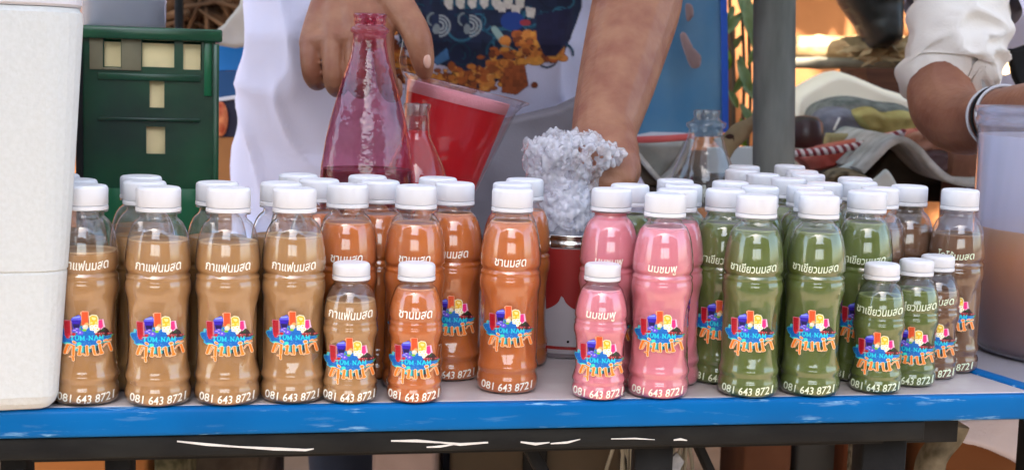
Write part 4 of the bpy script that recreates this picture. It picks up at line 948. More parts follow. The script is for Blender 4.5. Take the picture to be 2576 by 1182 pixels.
# printed picture on the shirt front
def shirt_print():
    c = Canvas(940, -150, 1500, 262, 3.0, 2)
    navy, teal, cream, org, rust = (22, 34, 62), (18, 70, 92), (196, 190, 180), (196, 116, 48), (120, 58, 28)
    rn_ = random.Random(8)
    c.poly([(1000, -150), (1470, -150), (1462, 20), (1448, 60), (1420, 130), (1385, 148), (1350, 120), (1330, 150), (1250, 205), (1210, 235), (1170, 190), (1120, 165), (1060, 150), (1010, 110), (990, 40)], navy, .25, 14)
    for k in range(90):
        a = rn_.uniform(0, 360); c.arc(rn_.uniform(1020, 1430), rn_.uniform(-140, 150), rn_.uniform(8, 40), a, a + rn_.uniform(90, 200), rn_.uniform(2.5, 6), rn_.choice([teal, (14, 52, 74), (40, 96, 118), (16, 24, 48)]))
    c.poly([(1090, -60), (1270, -70), (1300, -20), (1290, 14), (1240, 26), (1160, 22), (1110, 4)], teal, .2)
    for x0 in range(1115, 1300, 30): c.poly([(x0, -30), (x0 + 26, -32), (x0 + 24, 14 + (x0 % 40) * .3), (x0 + 12, 24), (x0 + 3, 12)], cream, .1)
    for x, y in ((1250, 26), (1285, 34), (1322, 40)): c.poly([(x, y - 22), (x + 26, y - 18), (x + 22, y + 6), (x + 4, y + 4)], cream, .1)
    for cx_, s_ in ((1106, 1), (1184, 1)):
        for r in (26, 18, 10): c.arc(cx_, 66, r, -90 if s_ > 0 else 90, 90 if s_ > 0 else 270, 4.5, (150, 158, 160))
        c.ell(cx_ - 8, 74, 9, 13, (120, 130, 132)); c.arc(cx_ - 14, 50, 16, 120, 260, 5, (120, 132, 134))
    c.poly([(1030, 44), (1058, 22), (1064, 50), (1046, 74), (1034, 66)], (120, 150, 130))
    c.line([(1246, 80), (1275, 120), (1320, 150), (1345, 158)], 14, (116, 148, 144)); c.line([(1275, 140), (1298, 178)], 10, (116, 148, 144)); c.line([(1244, 74), (1262, 96)], 16, (140, 166, 160))
    c.ell(1290, 54, 30, 24, (30, 60, 130)); c.ell(1322, 58, 14, 8, (150, 50, 60))
    c.poly([(1040, 130), (1075, 125), (1100, 165), (1130, 148), (1125, 120), (1090, 150)], (70, 120, 170))
    for k in range(420):      # orange clouds of smoke along the lower edge
        u = rn_.random(); x = 975 + 440 * u; y = 118 + 96 * math.sin(min(1, u * 1.35) * math.pi) ** .8 * (1 if u < .74 else .55) + rn_.gauss(0, 20)
        if u > .72: x = rn_.uniform(1300, 1420); y = rn_.uniform(78, 150) + (1400 - x) * .1
        y = min(y, 226); r = rn_.uniform(4, 12); c.ell(x, y, r * rn_.uniform(.8, 1.9), r * rn_.uniform(.6, 1.1), rn_.choice([org, (214, 146, 60), (176, 92, 40), rust, (150, 78, 34), (206, 128, 56)]), .1)
        if k % 3 == 0: c.arc(x, y, r * 1.1, rn_.uniform(0, 200), rn_.uniform(220, 380), 2.4, rn_.choice([(84, 38, 22), (60, 26, 20), (222, 160, 84)]))
    c.poly([(1268, 170), (1320, 160), (1330, 215), (1300, 238), (1262, 232)], (150, 76, 36), .3); c.ell(1345, 214, 8, 8, rust)
    c.poly([(1348, 40), (1440, 20), (1436, 96), (1400, 142), (1372, 142), (1350, 100)], (24, 24, 56), .2, 10)
    return c
SPC = shirt_print(); SIM = SPC.out()
bpy.context.view_layer.update()
from mathutils.bvhtree import BVHTree
sv = [v.co + ven_inv for v in shirt.data.vertices]; bvh = BVHTree.FromPolygons(sv, [tuple(p.vertices) for p in shirt.data.polygons if len(p.vertices) == 4])
def spf(i, j):
    x, y = SPC.x0 + i * SPC.step, SPC.y0 + j * SPC.step; d = (at(x, y, 1.0) - CAM).normalized(); h = bvh.ray_cast(CAM, d)
    p = (h[0] + h[1].normalized() * (.0012 if h[1].dot(d) < 0 else -.0012)) if h[0] else at(x, y, 1.86)
    return p - ven_inv
paint_sheet('shirt_print', SIM, spf, paint_mat('fabric_print', .85), ven)
loft_cloth('trousers', [(.12, -.06, 2.12, .22, .22, .10), (.5, -.06, 2.10, .24, .24, .12), (.8, -.06, 2.07, .25, .25, .14)], m_shorts, ven, ven_inv, lambda p, t: .01 * noise.noise(p * 9), 90, 30)
front_panel = pillow('grey_front_panel', [(1090, 345), (1180, 318), (1300, 292), (1400, 268), (1462, 238), (1480, 330), (1490, 600), (1090, 610)], 1.845, .06, mat('grey_front_panel', (128, 124, 130), .9, .2, bump=.2, bscale=400), None, 5, .020, 7, 3, 16, False)  # separate grey panel set over the lower front of the shirt
front_panel.parent = ven; front_panel.matrix_parent_inverse = Matrix.Translation(-ven_inv)
# ---- helper at the right
hp0 = Vector((.86, 2.15, 0)); per = empty('person', hp0, label='helper at the right in a white shirt with a rolled sleeve, forearm over the tub', cat='person')
parts = []
parts.append(limb([(.86, 2.25, .95), (.86, 2.26, 1.15), (.84, 2.22, 1.38), (.84, 2.18, 1.47)], [.12, .11, .12, .09]))
for s in (-1, 1):
    parts.append(limb([(.86 + s * .05, 2.25, .95), (.86 + s * .1, 2.25, .9), (.86 + s * .11, 2.28, .5), (.86 + s * .11, 2.32, .09)], [.1, .085, .058, .042])); parts.append(limb([(.86 + s * .11, 2.33, .04), (.86 + s * .12, 2.15, .03)], [.036, .03]))
    parts.append(limb([(.84, 2.2, 1.40), (.84 + s * .19, 2.18, 1.41)], [.09, .062]))
parts.append(limb([(.84, 2.15, 1.44), (.84, 2.10, 1.55)], [.062, .055])); PH2 = head(parts, Vector((.84, 2.06, 1.63)), Vector((-.1, -1, -.5)))
parts.append(limb([(.66, 2.18, 1.41), H(2440, -260, 2.06), H(2400, 0, 1.98), H(2378, 180, 1.92), H(2372, 262, 1.88), H(2415, 306, 1.83), H(2480, 306, 1.78), H(2560, 285, 1.70), H(2640, 262, 1.63)], [.064, .058, .052, .048, .0445, .0420, .0390, .034, .029]))
wr_ = H(2640, 262, 1.63)
for k in range(4): parts.append(limb([wr_, H(2700 + k * 4, 250 + k * 14, 1.58), H(2745, 258 + k * 15, 1.55), H(2760, 285 + k * 14, 1.545)], [.024, .012, .0095, .0085]))
parts.append(limb([wr_, H(2680, 235, 1.59), H(2715, 228, 1.56)], [.02, .0125, .0095]))
parts.append(limb([(1.03, 2.18, 1.41), (1.1, 2.12, 1.2), (1.02, 1.9, 1.05), (.95, 1.78, 1.02)], [.062, .05, .042, .03]))
for k in range(4): parts.append(limb([(.95, 1.78, 1.02), (.935 + k * .004, 1.73, 1.03 - k * .017), (.925, 1.705, 1.015 - k * .017)], [.024, .011, .009]))
body_mesh('body', [([tuple(Vector(v) - hp0) for v in V_], F_) for V_, F_ in parts], m_skin2, per, .0035)
extras(lambda x, y, z: tuple(Vector(PH2(x, y, z)) - hp0), per, m_hair)
m_linen = mat('cream_linen', (234, 228, 218), .9, .2, var=.06, vscale=10, bump=.3, bscale=400); m_linen2 = mat('pale_lilac_cotton', (214, 210, 226), .9, .2, bump=.3, bscale=400)
# rolled sleeve: bulging cuff over the elbow
def cuff(pts, radii, amp, name, m):
    P = smooth_path(pts, 10); R = np.interp(np.linspace(0, 1, len(P)), np.linspace(0, 1, len(radii)), radii); V, F = tube(P, R, 72, caps=False)
    out = []
    for v in V:
        v = Vector(v); f = ridge(noise.noise(Vector((v.x * 16 + v.z * 26, v.y * 8, v.z * 20 - v.x * 16)))) ** 3
        out.append(tuple(v + Vector((.5, -1, 0)) * amp * (f - .4) + Vector((1, 0, 0)) * .004 * noise.noise(v * 30) - hp0))
    return obj(name, out, F, m, per)
cuff([H(2480, -300, 2.10), H(2440, -100, 2.02), H(2420, 20, 1.98)], [.085, .085, .078], .01, 'sleeve', m_linen2)
cuff([H(2425, -30, 1.99), H(2416, 10, 1.975), H(2408, 70, 1.955), H(2398, 130, 1.935), H(2388, 186, 1.925), H(2386, 204, 1.92), H(2388, 190, 1.925)], [.058, .066, .068, .067, .068, .064, .05], .020, 'rolled_cuff', m_linen)
LV2 = [(.30, .84, 2.12, .30, .34, .16), (.60, .84, 2.14, .23, .34, .16), (.75, .84, 2.16, .185, .34, .155), (.84, .84, 2.18, .15, .32, .15), (.89, .84, 2.18, .115, .3, .15), (1.08, .84, 2.18, .11, .27, .15), (1.2, .84, 2.18, .15, .25, .15), (1.38, .84, 2.18, .23, .23, .13), (1.46, .84, 2.16, .16, .16, .1), (1.5, .84, 2.15, .07, .07, .07)]
loft_cloth('shirt', LV2, m_linen2, per, hp0, shirt_fold, 160, 80)
# bracelets
for (x, y, Y, m_, rr) in ((2506, 297, 1.752, mat('white_band', (196, 196, 200), .4, .4), .0375), (2517, 295, 1.742, m_dark, .0375), (2528, 292, 1.732, mat('white_band', (0, 0, 0)), .0370)):
    V, F = [], []; c0 = Vector(H(x, y, Y)); ax = (Vector(H(2640, 262, 1.63)) - Vector(H(2480, 306, 1.78))).normalized(); u = ax.orthogonal().normalized(); v = ax.cross(u)
    ring = [c0 + (u * math.cos(a) + v * math.sin(a)) * rr for a in np.linspace(0, 2 * math.pi, 40, endpoint=False)]
    V, F = tube(ring + [ring[0]], .0019, 8, caps=False); obj('bracelet', [tuple(Vector(q) - hp0) for q in V], F, m_, per)
# ------------------------------------------------------------------ behind the stall
# unseen tree added over the wall so sun falls through in patches
m_leafm = mat('leaf_green', (70, 98, 52), .5, .4, rgb2=(48, 74, 36), vscale=6, transl=.3, tcol=(120, 150, 50)); m_bark = mat('bark', (92, 76, 60), .9, .2, rgb2=(60, 48, 38), vscale=14, bump=.8)
tree = empty('dapple_tree', (2.4, 3.9, 0), label='leafy tree added out of view to break up the sun behind the stall', cat='tree')
obj('trunk', *tube(smooth_path([(0, 0, 0), (.05, 0, 1.0), (-.05, -.05, 2.0), (-.35, -.1, 2.8), (-.9, -.1, 3.4)], 5), np.linspace(.13, .05, 21), 14, wob=.3), m_bark, tree)
for k, (x, y, z) in enumerate([(-2.2, -.3, 3.4), (-1.6, -1.1, 3.3), (-3.2, .1, 3.3), (-3.9, -.5, 3.1)]):
    obj('limb', *tube(smooth_path([(-.35, -.1, 2.8), ((x - .35) / 2, y / 2, 3.3), (x, y, z)], 5), np.linspace(.05, .015, 11), 8), m_bark, tree)
rt = random.Random(21); V, F = [], []
for k in range(5200):
    c = Vector((rt.uniform(-5.2, .6), rt.uniform(-2.2, 1.3), 3.2 + rt.gauss(0, .32)))
    wx_, wy_ = c.x + 2.4, c.y + 3.9
    if math.hypot(wx_ - .42, wy_ - 1.80) < .34 or (abs(wx_ - .62) < .42 and abs(wy_ - 2.75) < .34 and rt.random() < .72): continue  # gaps cut in the crown so sun reaches beam and wall
    if noise.noise(c * 1.3) < -.34 + rt.gauss(0, .05): continue
    d = Vector((rt.gauss(0, 1), rt.gauss(0, 1), rt.gauss(0, .45))).normalized(); s_ = d.cross(Vector((rt.gauss(0, .4), rt.gauss(0, .4), 1))).normalized(); L = rt.uniform(.07, .13); o = len(V)
    V += [tuple(c - d * L), tuple(c + s_ * L * .42), tuple(c + d * L), tuple(c - s_ * L * .42)]; F.append((o, o + 1, o + 2, o + 3))
cr = obj('crown', V, F, m_leafm, tree, False)
# banner with photographs at the left
m_ban = mat('banner_print', (8, 112, 186), .45, .4, var=.1, vscale=12)
def flat_panel(name, pts, Y, m, parent=None, th=.006):
    P = [at(x, y, Y) for x, y in pts]; n = len(P); V = [tuple(p) for p in P] + [tuple(p + Vector((0, th, 0))) for p in P]
    F = [tuple(range(n)), tuple(range(n, 2 * n))[::-1]] + [((i + 1) % n, i, i + n, (i + 1) % n + n) for i in range(n)]
    return bevelled(name, V, F, m, parent, .001, 1, False)
ban = empty('printed_banner', (at(600, 300, 2.5).x, 2.5, 0), label='blue printed banner with a food picture hanging between crate and vendor', cat='banner')
bi = Vector(ban.location)
def child_flat(*a, **k):
    o = flat_panel(*a, **k); o.parent = ban; o.matrix_parent_inverse = Matrix.Translation(-bi); return o
child_flat('blue_field', [(440, 98), (760, 94), (760, 176), (440, 180)], 2.5, m_ban)
child_flat('navy_field', [(440, 181), (760, 177), (760, 240), (440, 252)], 2.5, mat('banner_navy', (14, 70, 120), .45, .4))
child_flat('white_stripe', [(440, 262), (760, 216), (760, 226), (440, 272)], 2.494, mat('banner_white', (214, 214, 220), .45, .4), th=.005)
child_flat('dark_field', [(440, 253), (760, 241), (760, 345), (440, 345)], 2.5, mat('banner_dark', (46, 46, 66), .5, .3))
V, F = ball((0, 0, 0), .016, 10, (.8, .3, 1.9)); o = obj('food_picture', V, F, mat('picture_orange', (226, 140, 90), .5, .3, rgb2=(170, 60, 30), vscale=60), ban); o.location = at(556, 300, 2.49) - bi
child_flat('tan_field', [(440, 346), (760, 346), (760, 700), (440, 700)], 2.5, mat('banner_tan', (176, 118, 66), .5, .3, var=.2, vscale=9))
obj('banner_pole', *tube([(at(450, 98, 2.52).x, 2.52, 0), (at(450, 98, 2.52).x, 2.52, 1.2)], .008, 8), m_dark, ban).matrix_parent_inverse = Matrix.Translation(-bi)
tag(pillow('grey_tarp', [(500, 108), (560, 62), (600, 12), (612, -60), (660, -60), (660, 110), (590, 122)], 2.42, .02, mat('grey_tarp', (178, 172, 162), .8, .3, var=.12, vscale=9, bump=.3), None, 5, .01, 9, 2, 12, False), 'pale grey tarp corner hanging above the blue banner', 'tarp')
# dry brush pile top left
rs = random.Random(3); V, F = [], []
for k in range(520):
    p = at(rs.uniform(330, 640), rs.uniform(-60, 105), 3.3 + rs.uniform(-.2, .35)); d = Vector((rs.gauss(0, .8), rs.gauss(0, .3), rs.gauss(.1, .8))).normalized() * rs.uniform(.05, .16)
    m1 = p + Vector((rs.gauss(0, .02), rs.gauss(0, .02), rs.gauss(0, .02))); v, f = tube([p - d, m1, p + d], [.004, .006, .002] if rs.random() < .8 else [.012, .014, .008], 5); V2, F2 = (v, f); o_ = len(V); V += v; F += [tuple(i + o_ for i in q) for q in f]
m_straw = mat('dry_straw', (140, 104, 74), .9, .2, rgb2=(66, 48, 36), vscale=9)
tag(obj('dry_brush', V, F, m_straw), 'tangle of dry brown twigs and straw at the top left', 'brushwood', kind='stuff')
tag(pillow('earth_bank', [(180, 160), (240, -120), (700, -120), (720, 560), (200, 560)], 3.55, .5, mat('dark_earth', (84, 64, 50), .95, .2, rgb2=(46, 34, 28), vscale=14, bump=.9), None, 10, .05, 6, 4, 60), 'dark brown earth bank behind the dry twigs', 'earth bank')
# blue plastic sheet right of the vendor
m_bsheet = mat('blue_plastic_sheet', (60, 130, 176), .3, .5, rgb2=(104, 150, 178), vscale=5, bump=.3, bscale=12)
bs = empty('blue_sheet', (at(1700, 300, 2.35).x, 2.35, 0), label='translucent blue plastic sheet hanging right of the vendor with a bright blue hem', cat='plastic sheet'); b0 = Vector(bs.location)
def hang(name, x0, x1, y0, y1, Y, m, amp=.012, nx=40, ny=30, slant=0, parent=bs, b0=b0):
    V = []
    for s in (0, 1):
        for j in range(ny + 1):
            for i in range(nx + 1):
                x = x0 + (x1 - x0) * i / nx + slant * (j / ny); y = y0 + (y1 - y0) * j / ny; p = at(x, y, Y)
                V.append(tuple(p + Vector((0, amp * math.sin(p.x * 42 + 2 * noise.noise(p * 3)) + amp * noise.noise(p * 6) + s * .0015, 0)) - b0))
    n = (nx + 1) * (ny + 1); F = []
    for j in range(ny):
        for i in range(nx):
            a = j * (nx + 1) + i; F += [(a, a + nx + 1, a + nx + 2, a + 1), (a + n, a + 1 + n, a + nx + 2 + n, a + nx + 1 + n)]
    return obj(name, V, F, m, parent)
hang('sheet', 1420, 1812, -200, 345, 2.35, m_bsheet, slant=8)
hang('hem', 1812, 1828, -200, 335, 2.34, mat('royal_blue_hem', (20, 84, 190), .4, .5), .012, 4, 30, slant=8)
for k, pts in enumerate([[(1640, 12), (1656, 14), (1660, 40), (1644, 54)], [(1626, 88), (1640, 84), (1660, 120), (1678, 140), (1676, 168), (1654, 170), (1636, 130)]]):
    P_ = round_poly([(x + 95, y) for x, y in pts]) if False else round_poly(pts)
    o = pillow('peach_patch', [(x + 85, y) for x, y in pts], 2.31, .006, mat('peach_print', (160, 136, 132), .6, .3, var=.2, vscale=30), None, 4, .002, 20, k, 12, True); o.parent = bs; o.matrix_parent_inverse = Matrix.Translation(-b0)
# printed cloth with leaves between the sheet and the pole
vc = empty('leafy_vine', (at(1870, 200, 2.9).x, 2.9, 0), label='leafy vine hanging before the orange wall, just left of the pole', cat='plant'); v0 = Vector(vc.location)
m_leaf1 = mat('sage_leaf', (112, 130, 92), .5, .4, rgb2=(70, 96, 60), vscale=30, transl=.25, tcol=(130, 160, 70)); m_leaf2 = mat('bright_leaf', (104, 132, 30), .5, .4, transl=.3)
def leaf(cx, cy, Y, L, ang, m, parent, off, wd=.3):
    c = at(cx, cy, Y); d = Vector((math.cos(ang), rs.uniform(-.3, .3), math.sin(ang))); s_ = Vector((-math.sin(ang), .2, math.cos(ang))); V = []
    for t in (0, .15, .35, .55, .75, .9, 1):
        w_ = wd * L * math.sin(math.pi * (t * .92 + .04)) ** .8; q = c + d * L * (t - .5) + Vector((0, -.012 * math.sin(math.pi * t), 0))
        V += [tuple(q - s_ * w_ - off), tuple(q + Vector((0, .006, 0)) - off), tuple(q + s_ * w_ - off)]
    F = []
    for k in range(6): a = k * 3; F += [(a, a + 1, a + 4, a + 3), (a + 1, a + 2, a + 5, a + 4)]
    return obj('leaf', V, F, m, parent)
for (x, y, L, a, mm) in [(1872, 10, .10, -1.2, 0), (1884, 45, .10, -1.4, 0), (1896, 90, .07, -1.5, 0), (1840, 62, .07, .9, 0), (1835, 40, .05, 1.2, 0), (1865, 165, .05, -1.3, 0), (1872, 190, .08, -1.1, 0), (1884, 222, .08, -.9, 0), (1862, 205, .06, -2.0, 0), (1880, 290, .06, -1.0, 0), (1898, 305, .05, -1.4, 0), (1868, 330, .06, -1.4, 1), (1858, 352, .05, -.6, 1), (1905, 20, .08, -1.7, 0), (1850, 110, .05, -2.2, 0), (1845, 250, .05, -1.0, 0), (1892, 140, .05, -1.9, 0), (1830, 150, .05, -1.4, 1)]:
    leaf(x, y, 2.86 + rs.uniform(-.05, .05), L * .85, a, m_leaf2 if mm else m_leaf1, vc, v0, .17)
for pts in ([(1860, -120), (1868, 60), (1872, 200), (1866, 360)], [(1890, -120), (1884, 80), (1888, 240), (1880, 380)], [(1832, -120), (1838, 60), (1846, 200), (1842, 420)]):
    obj('stem', *tube([tuple(p - v0) for p in smooth_path([at(x, y, 2.9) for x, y in pts], 6)], .0035, 6), m_bark, vc)
tag(flat_panel('brown_board', [(1822, 40), (1850, 40), (1852, 420), (1828, 420)], 3.0, mat('old_board', (116, 84, 62), .9, .2, var=.3, vscale=20), th=.02), 'narrow brown board leaning behind the hanging vine', 'board')
# dark bag, pole and the bamboo beam on the right
tag(pillow('black_bag', [(2120, -80), (2300, -80), (2292, 100), (2262, 122), (2215, 120), (2186, 70), (2140, 5)], 3.1, .2, mat('black_bag', (40, 44, 44), .5, .4, rgb2=(24, 28, 28), vscale=8, bump=.5), None, 6, .02, 10, 5, 40, False), 'black slanted bag hanging above the bamboo beam', 'bag')
m_bam = mat('bamboo', (206, 174, 124), .5, .4, rgb2=(166, 126, 80), vscale=10, stretch=(1, 6, 6)); m_gbam = mat('weathered_bamboo', (136, 126, 106), .7, .3, rgb2=(98, 88, 74), vscale=12)
def bamboo(name, a, b, r, m, label, cat, knots=4):
    a, b = Vector(a), Vector(b); e = empty(name, tuple(a), label=label, cat=cat); N = knots * 6; P = [(b - a) * i / N for i in range(N + 1)]
    R = [r * (1.14 if i % 6 == 0 else (1.03 if i % 6 in (1, 5) else 1)) for i in range(N + 1)]
    obj('culm', *tube(P, R, 18), m, e); return e
bamboo('bamboo_beam', at(1960, 122, 3.45), at(2470, 128, 3.3), .030, m_bam, 'sunlit yellow bamboo beam crossing behind the pole at upper right', 'beam', 5)
bamboo('bamboo_beam', at(1960, 158, 3.40), at(2470, 164, 3.25), .013, m_gbam, 'thin grey bamboo rod just below the sunlit beam', 'beam', 5)
bamboo('bamboo_upright', (at(2303, 150, 3.15).x, 3.15, 0), (at(2303, 150, 3.15).x + .02, 3.15, 2.2), .028, m_gbam, 'weathered upright bamboo post beside the black bag', 'post', 7)
V, F = [], []
for k in range(90):
    p = at(rs.uniform(2150, 2295), rs.gauss(124, 9), 3.25 + rs.uniform(-.05, .05)); d = Vector((rs.uniform(.02, .05), 0, rs.gauss(0, .014))); s_ = Vector((0, .01, rs.uniform(.006, .014))); o_ = len(V)
    V += [tuple(p - d), tuple(p + s_), tuple(p + d), tuple(p - s_)]; F.append((o_, o_ + 1, o_ + 2, o_ + 3))
tag(obj('dried_leaves', V, F, mat('dried_leaf', (206, 176, 130), .7, .3, var=.3, vscale=30), None, False), 'dried curled leaves caught on the bamboo beam', 'dried leaves', kind='stuff')
tag(flat_panel('brown_crate', [(2180, 172), (2330, 172), (2340, 420), (2180, 420)], 3.0, mat('dark_wood', (88, 54, 36), .8, .3, rgb2=(56, 32, 22), vscale=8, stretch=(1, 1, 8)), th=.25), 'dark brown wooden box in shadow under the bamboo beam', 'box')
# bench with the heap of cloth, hat and mats
bz = at(2150, 462, 2.3).z
bench = empty('rear_bench', (.75, 2.75, 0), label='low rear bench that carries the heap of cloth and mats', cat='bench')
bevelled('bench_top', *box(-.02, 0, bz - .015, 1.15, .80, .03), mat('bench_wood', (60, 50, 42), .8, .3, var=.3, vscale=8), bench)
for x in (-.52, .5):
    for y in (-.36, .36): bevelled('leg', *box(x, y, (bz - .03) / 2, .05, .05, bz - .03), m_dark, bench)
cream = pillow('cream_cushion', [(1990, 300), (2005, 240), (2060, 200), (2108, 180), (2150, 186), (2230, 220), (2310, 252), (2330, 330), (2330, 470), (1985, 470)], 2.72, .16, mat('cream_cushion', (244, 232, 208), .8, .3, var=.05, vscale=6, bump=.15), None, 5, .004, 8, 1, 20)
tag(cream, 'cream rounded cushion standing behind the heap at right', 'cushion')
hat = pillow('grey_fur_hat', [(2046, 290), (2066, 262), (2110, 246), (2160, 244), (2220, 256), (2300, 272), (2320, 345), (2050, 345)], 2.60, .12, mat('grey_fur', (132, 132, 124), .95, .1, rgb2=(96, 98, 92), vscale=50, bump=1, bscale=260), None, 4, .006, 30, 2, 24)
tag(hat, 'dark olive grey fuzzy blanket in front of the cream cushion', 'blanket')
hat2 = pillow('purple_grey_cloth', [(2048, 330), (2060, 292), (2090, 272), (2140, 274), (2200, 298), (2260, 330), (2255, 365), (2060, 362)], 2.50, .10, mat('purple_grey_cloth', (140, 138, 148), .9, .2, rgb2=(96, 96, 104), vscale=22, bump=.8, bscale=140), None, 4, .010, 22, 3, 24)
tag(hat2, 'purplish grey woolly cloth bundled at the left of the heap', 'cloth')
obj_ = tube([at(2098, 327, 2.44), at(2112, 297, 2.45)], .0022, 8); tag(obj('white_stick', *obj_, mat('white_stick', (224, 220, 214), .5, .4)), 'thin short white stick lying on the purplish grey cloth', 'stick')
yel = pillow('yellow_green_cloth', [(2150, 290), (2180, 272), (2210, 272), (2235, 285), (2290, 280), (2340, 300), (2400, 345), (2400, 370), (2250, 352), (2180, 330)], 2.48, .10, mat('yellow_green_cloth', (196, 182, 116), .9, .2, rgb2=(150, 132, 76), vscale=14, bump=.6, bscale=90), None, 4, .014, 18, 6, 20)
tag(yel, 'crumpled yellow green cloth on the heap below the helper\'s elbow', 'cloth')
V, F = lathe([(.022, 0), (.030, .003), (.032, .022), (.028, .042), (.018, .051), (.002, .053)], 30); pot = obj('brown_pot', V, F, mat('dark_brown_glaze', (58, 38, 36), .35, .4)); pot.location = at(2022, 372, 2.35)
tag(pot, 'small glossy dark brown pot beside the grey pole', 'pot')
tag(pillow('olive_packet', [(2084, 336), (2190, 338), (2188, 372), (2076, 372)], 2.38, .04, mat('olive_packet', (150, 138, 92), .5, .4), None, 4, .002, 20, 5, 8, False), 'flat olive yellow packet lying over the red sheet', 'packet')
redp = pillow('red_bag', [(1990, 388), (2060, 368), (2280, 328), (2330, 322), (2420, 335), (2480, 345), (2480, 378), (2400, 372), (2250, 362), (2180, 400), (2100, 425), (2040, 440), (2022, 420)], 2.30, .05, mat('red_plastic_bag', (186, 78, 66), .35, .5, rgb2=(204, 128, 116), vscale=12, bump=.5, bscale=30), None, 4, .008, 22, 8, 14, False)
tag(redp, 'red plastic sheet bag draped over the heap under the rope', 'plastic bag')
tag(pillow('orange_rags', [(2290, 345), (2330, 332), (2380, 345), (2430, 350), (2440, 385), (2400, 402), (2350, 392), (2300, 375)], 2.26, .06, mat('orange_rag', (150, 98, 72), .8, .3, rgb2=(196, 150, 128), vscale=26, bump=.5), None, 4, .012, 30, 9, 12), 'crumpled orange brown rag at the right of the red bag', 'rag')
tag(pillow('cocoa_jar', [(2325, 395), (2345, 378), (2390, 380), (2405, 410), (2390, 440), (2345, 442), (2325, 425)], 2.24, .06, mat('dark_red_jar', (96, 62, 62), .4, .4, rgb2=(64, 40, 44), vscale=20), None, 4, .004, 20, 9, 14), 'dull dark red bundle under the rag beside the tub', 'bundle')
# twisted rope
ra, rb2 = at(1990, 386, 2.255), at(2275, 333, 2.27); rope = empty('twisted_rope', tuple(ra), label='white and red twisted rope stretched over the red bag', cat='rope'); N = 150
m_rw, m_rr = mat('rope_white', (214, 204, 204), .8, .2), mat('rope_red', (140, 66, 72), .8, .2)
for ph in (0, 1):
    P = []
    for i in range(N + 1):
        t = i / N; p = (rb2 - ra) * t + Vector((0, 0, -.008 * math.sin(math.pi * t))); a = t * 2 * math.pi * 15 + ph * math.pi; P.append(p + Vector((0, math.cos(a), math.sin(a))) * .0030)
    obj('strand', *tube(P, .0036, 8), m_rr if ph else m_rw, rope)
# curled grey mat: a thick sheet following a wave
def curl(name, pts, Y0, Y1, th, m, label, cat):
    P0 = smooth_path([at(x, y, Y0) for x, y in pts], 8); V = []; n = len(P0)
    for s in (0, 1):
        for q in range(5):
            yy = (Y1 - Y0) * q / 4
            for i, p in enumerate(P0):
                d = (P0[min(i + 1, n - 1)] - P0[max(i - 1, 0)]).normalized(); nn = Vector((-d.z, 0, d.x)); V.append(tuple(p + Vector((0, yy, .0)) + nn * th * (s - .5)))
    F = []; M_ = 5 * n
    for q in range(4):
        for i in range(n - 1): a = q * n + i; F += [(a, a + 1, a + n + 1, a + n), (a + M_, a + n + M_, a + n + 1 + M_, a + 1 + M_)]
    for i in range(n - 1): F += [(i, i + M_, i + 1 + M_, i + 1), (4 * n + i, 4 * n + i + 1, 4 * n + i + 1 + M_, 4 * n + i + M_)]
    for q in range(4): F += [(q * n, (q + 1) * n, (q + 1) * n + M_, q * n + M_), (q * n + n - 1, q * n + n - 1 + M_, (q + 1) * n + n - 1 + M_, (q + 1) * n + n - 1)]
    return tag(obj(name, V, F, m), label, cat)
m_mat = mat('grey_mat_edge', (196, 194, 188), .9, .2, rgb2=(160, 158, 150), vscale=40, bump=.5, bscale=150); m_sack = mat('woven_grey_sack', (190, 190, 180), .9, .2, rgb2=(156, 154, 142), vscale=12, bump=.5, bscale=120)
curl('curled_mat', [(2168, 432), (2205, 395), (2240, 362), (2272, 352), (2310, 375), (2340, 410), (2380, 445), (2430, 462), (2490, 458)], 2.14, 2.50, .010, m_mat, 'grey mat curling in a wave over the bench at right', 'mat')
tag(pillow('dark_mat_underside', [(2190, 440), (2225, 390), (2255, 364), (2275, 362), (2305, 385), (2335, 418), (2375, 452), (2400, 466), (2200, 470)], 2.30, .06, mat('dark_canvas', (84, 76, 66), .95, .1, rgb2=(62, 56, 50), vscale=10, bump=.3), None, 5, .003, 10, 3, 12, False), 'dark brown canvas bundle under the curled grey mat', 'canvas')
tag(pillow('white_foam_sheet', [(2100, 428), (2150, 405), (2200, 372), (2245, 354), (2225, 385), (2180, 432), (2140, 436)], 2.20, .02, mat('white_sheet', (196, 204, 200), .7, .3, var=.1, vscale=14), None, 4, .002, 10, 3, 8, False), 'pale grey white flap at the left foot of the curled mat', 'flap')
tag(pillow('white_paper', [(2180, 478), (2215, 440), (2236, 428), (2262, 470), (2255, 490)], 2.10, .02, mat('white_paper', (206, 208, 200), .8, .2, var=.1, vscale=14), None, 4, .003, 12, 5, 8), 'small white paper flap standing behind the green bottles', 'paper')
tag(pillow('beige_leaf_litter', [(2080, 440), (2110, 425), (2150, 428), (2190, 448), (2180, 470), (2090, 468)], 2.13, .05, mat('beige_litter', (140, 128, 104), .9, .2, rgb2=(70, 60, 46), vscale=60, bump=.9), None, 4, .015, 40, 5, 12), 'crumpled beige and dark rag under the red bag', 'rag')
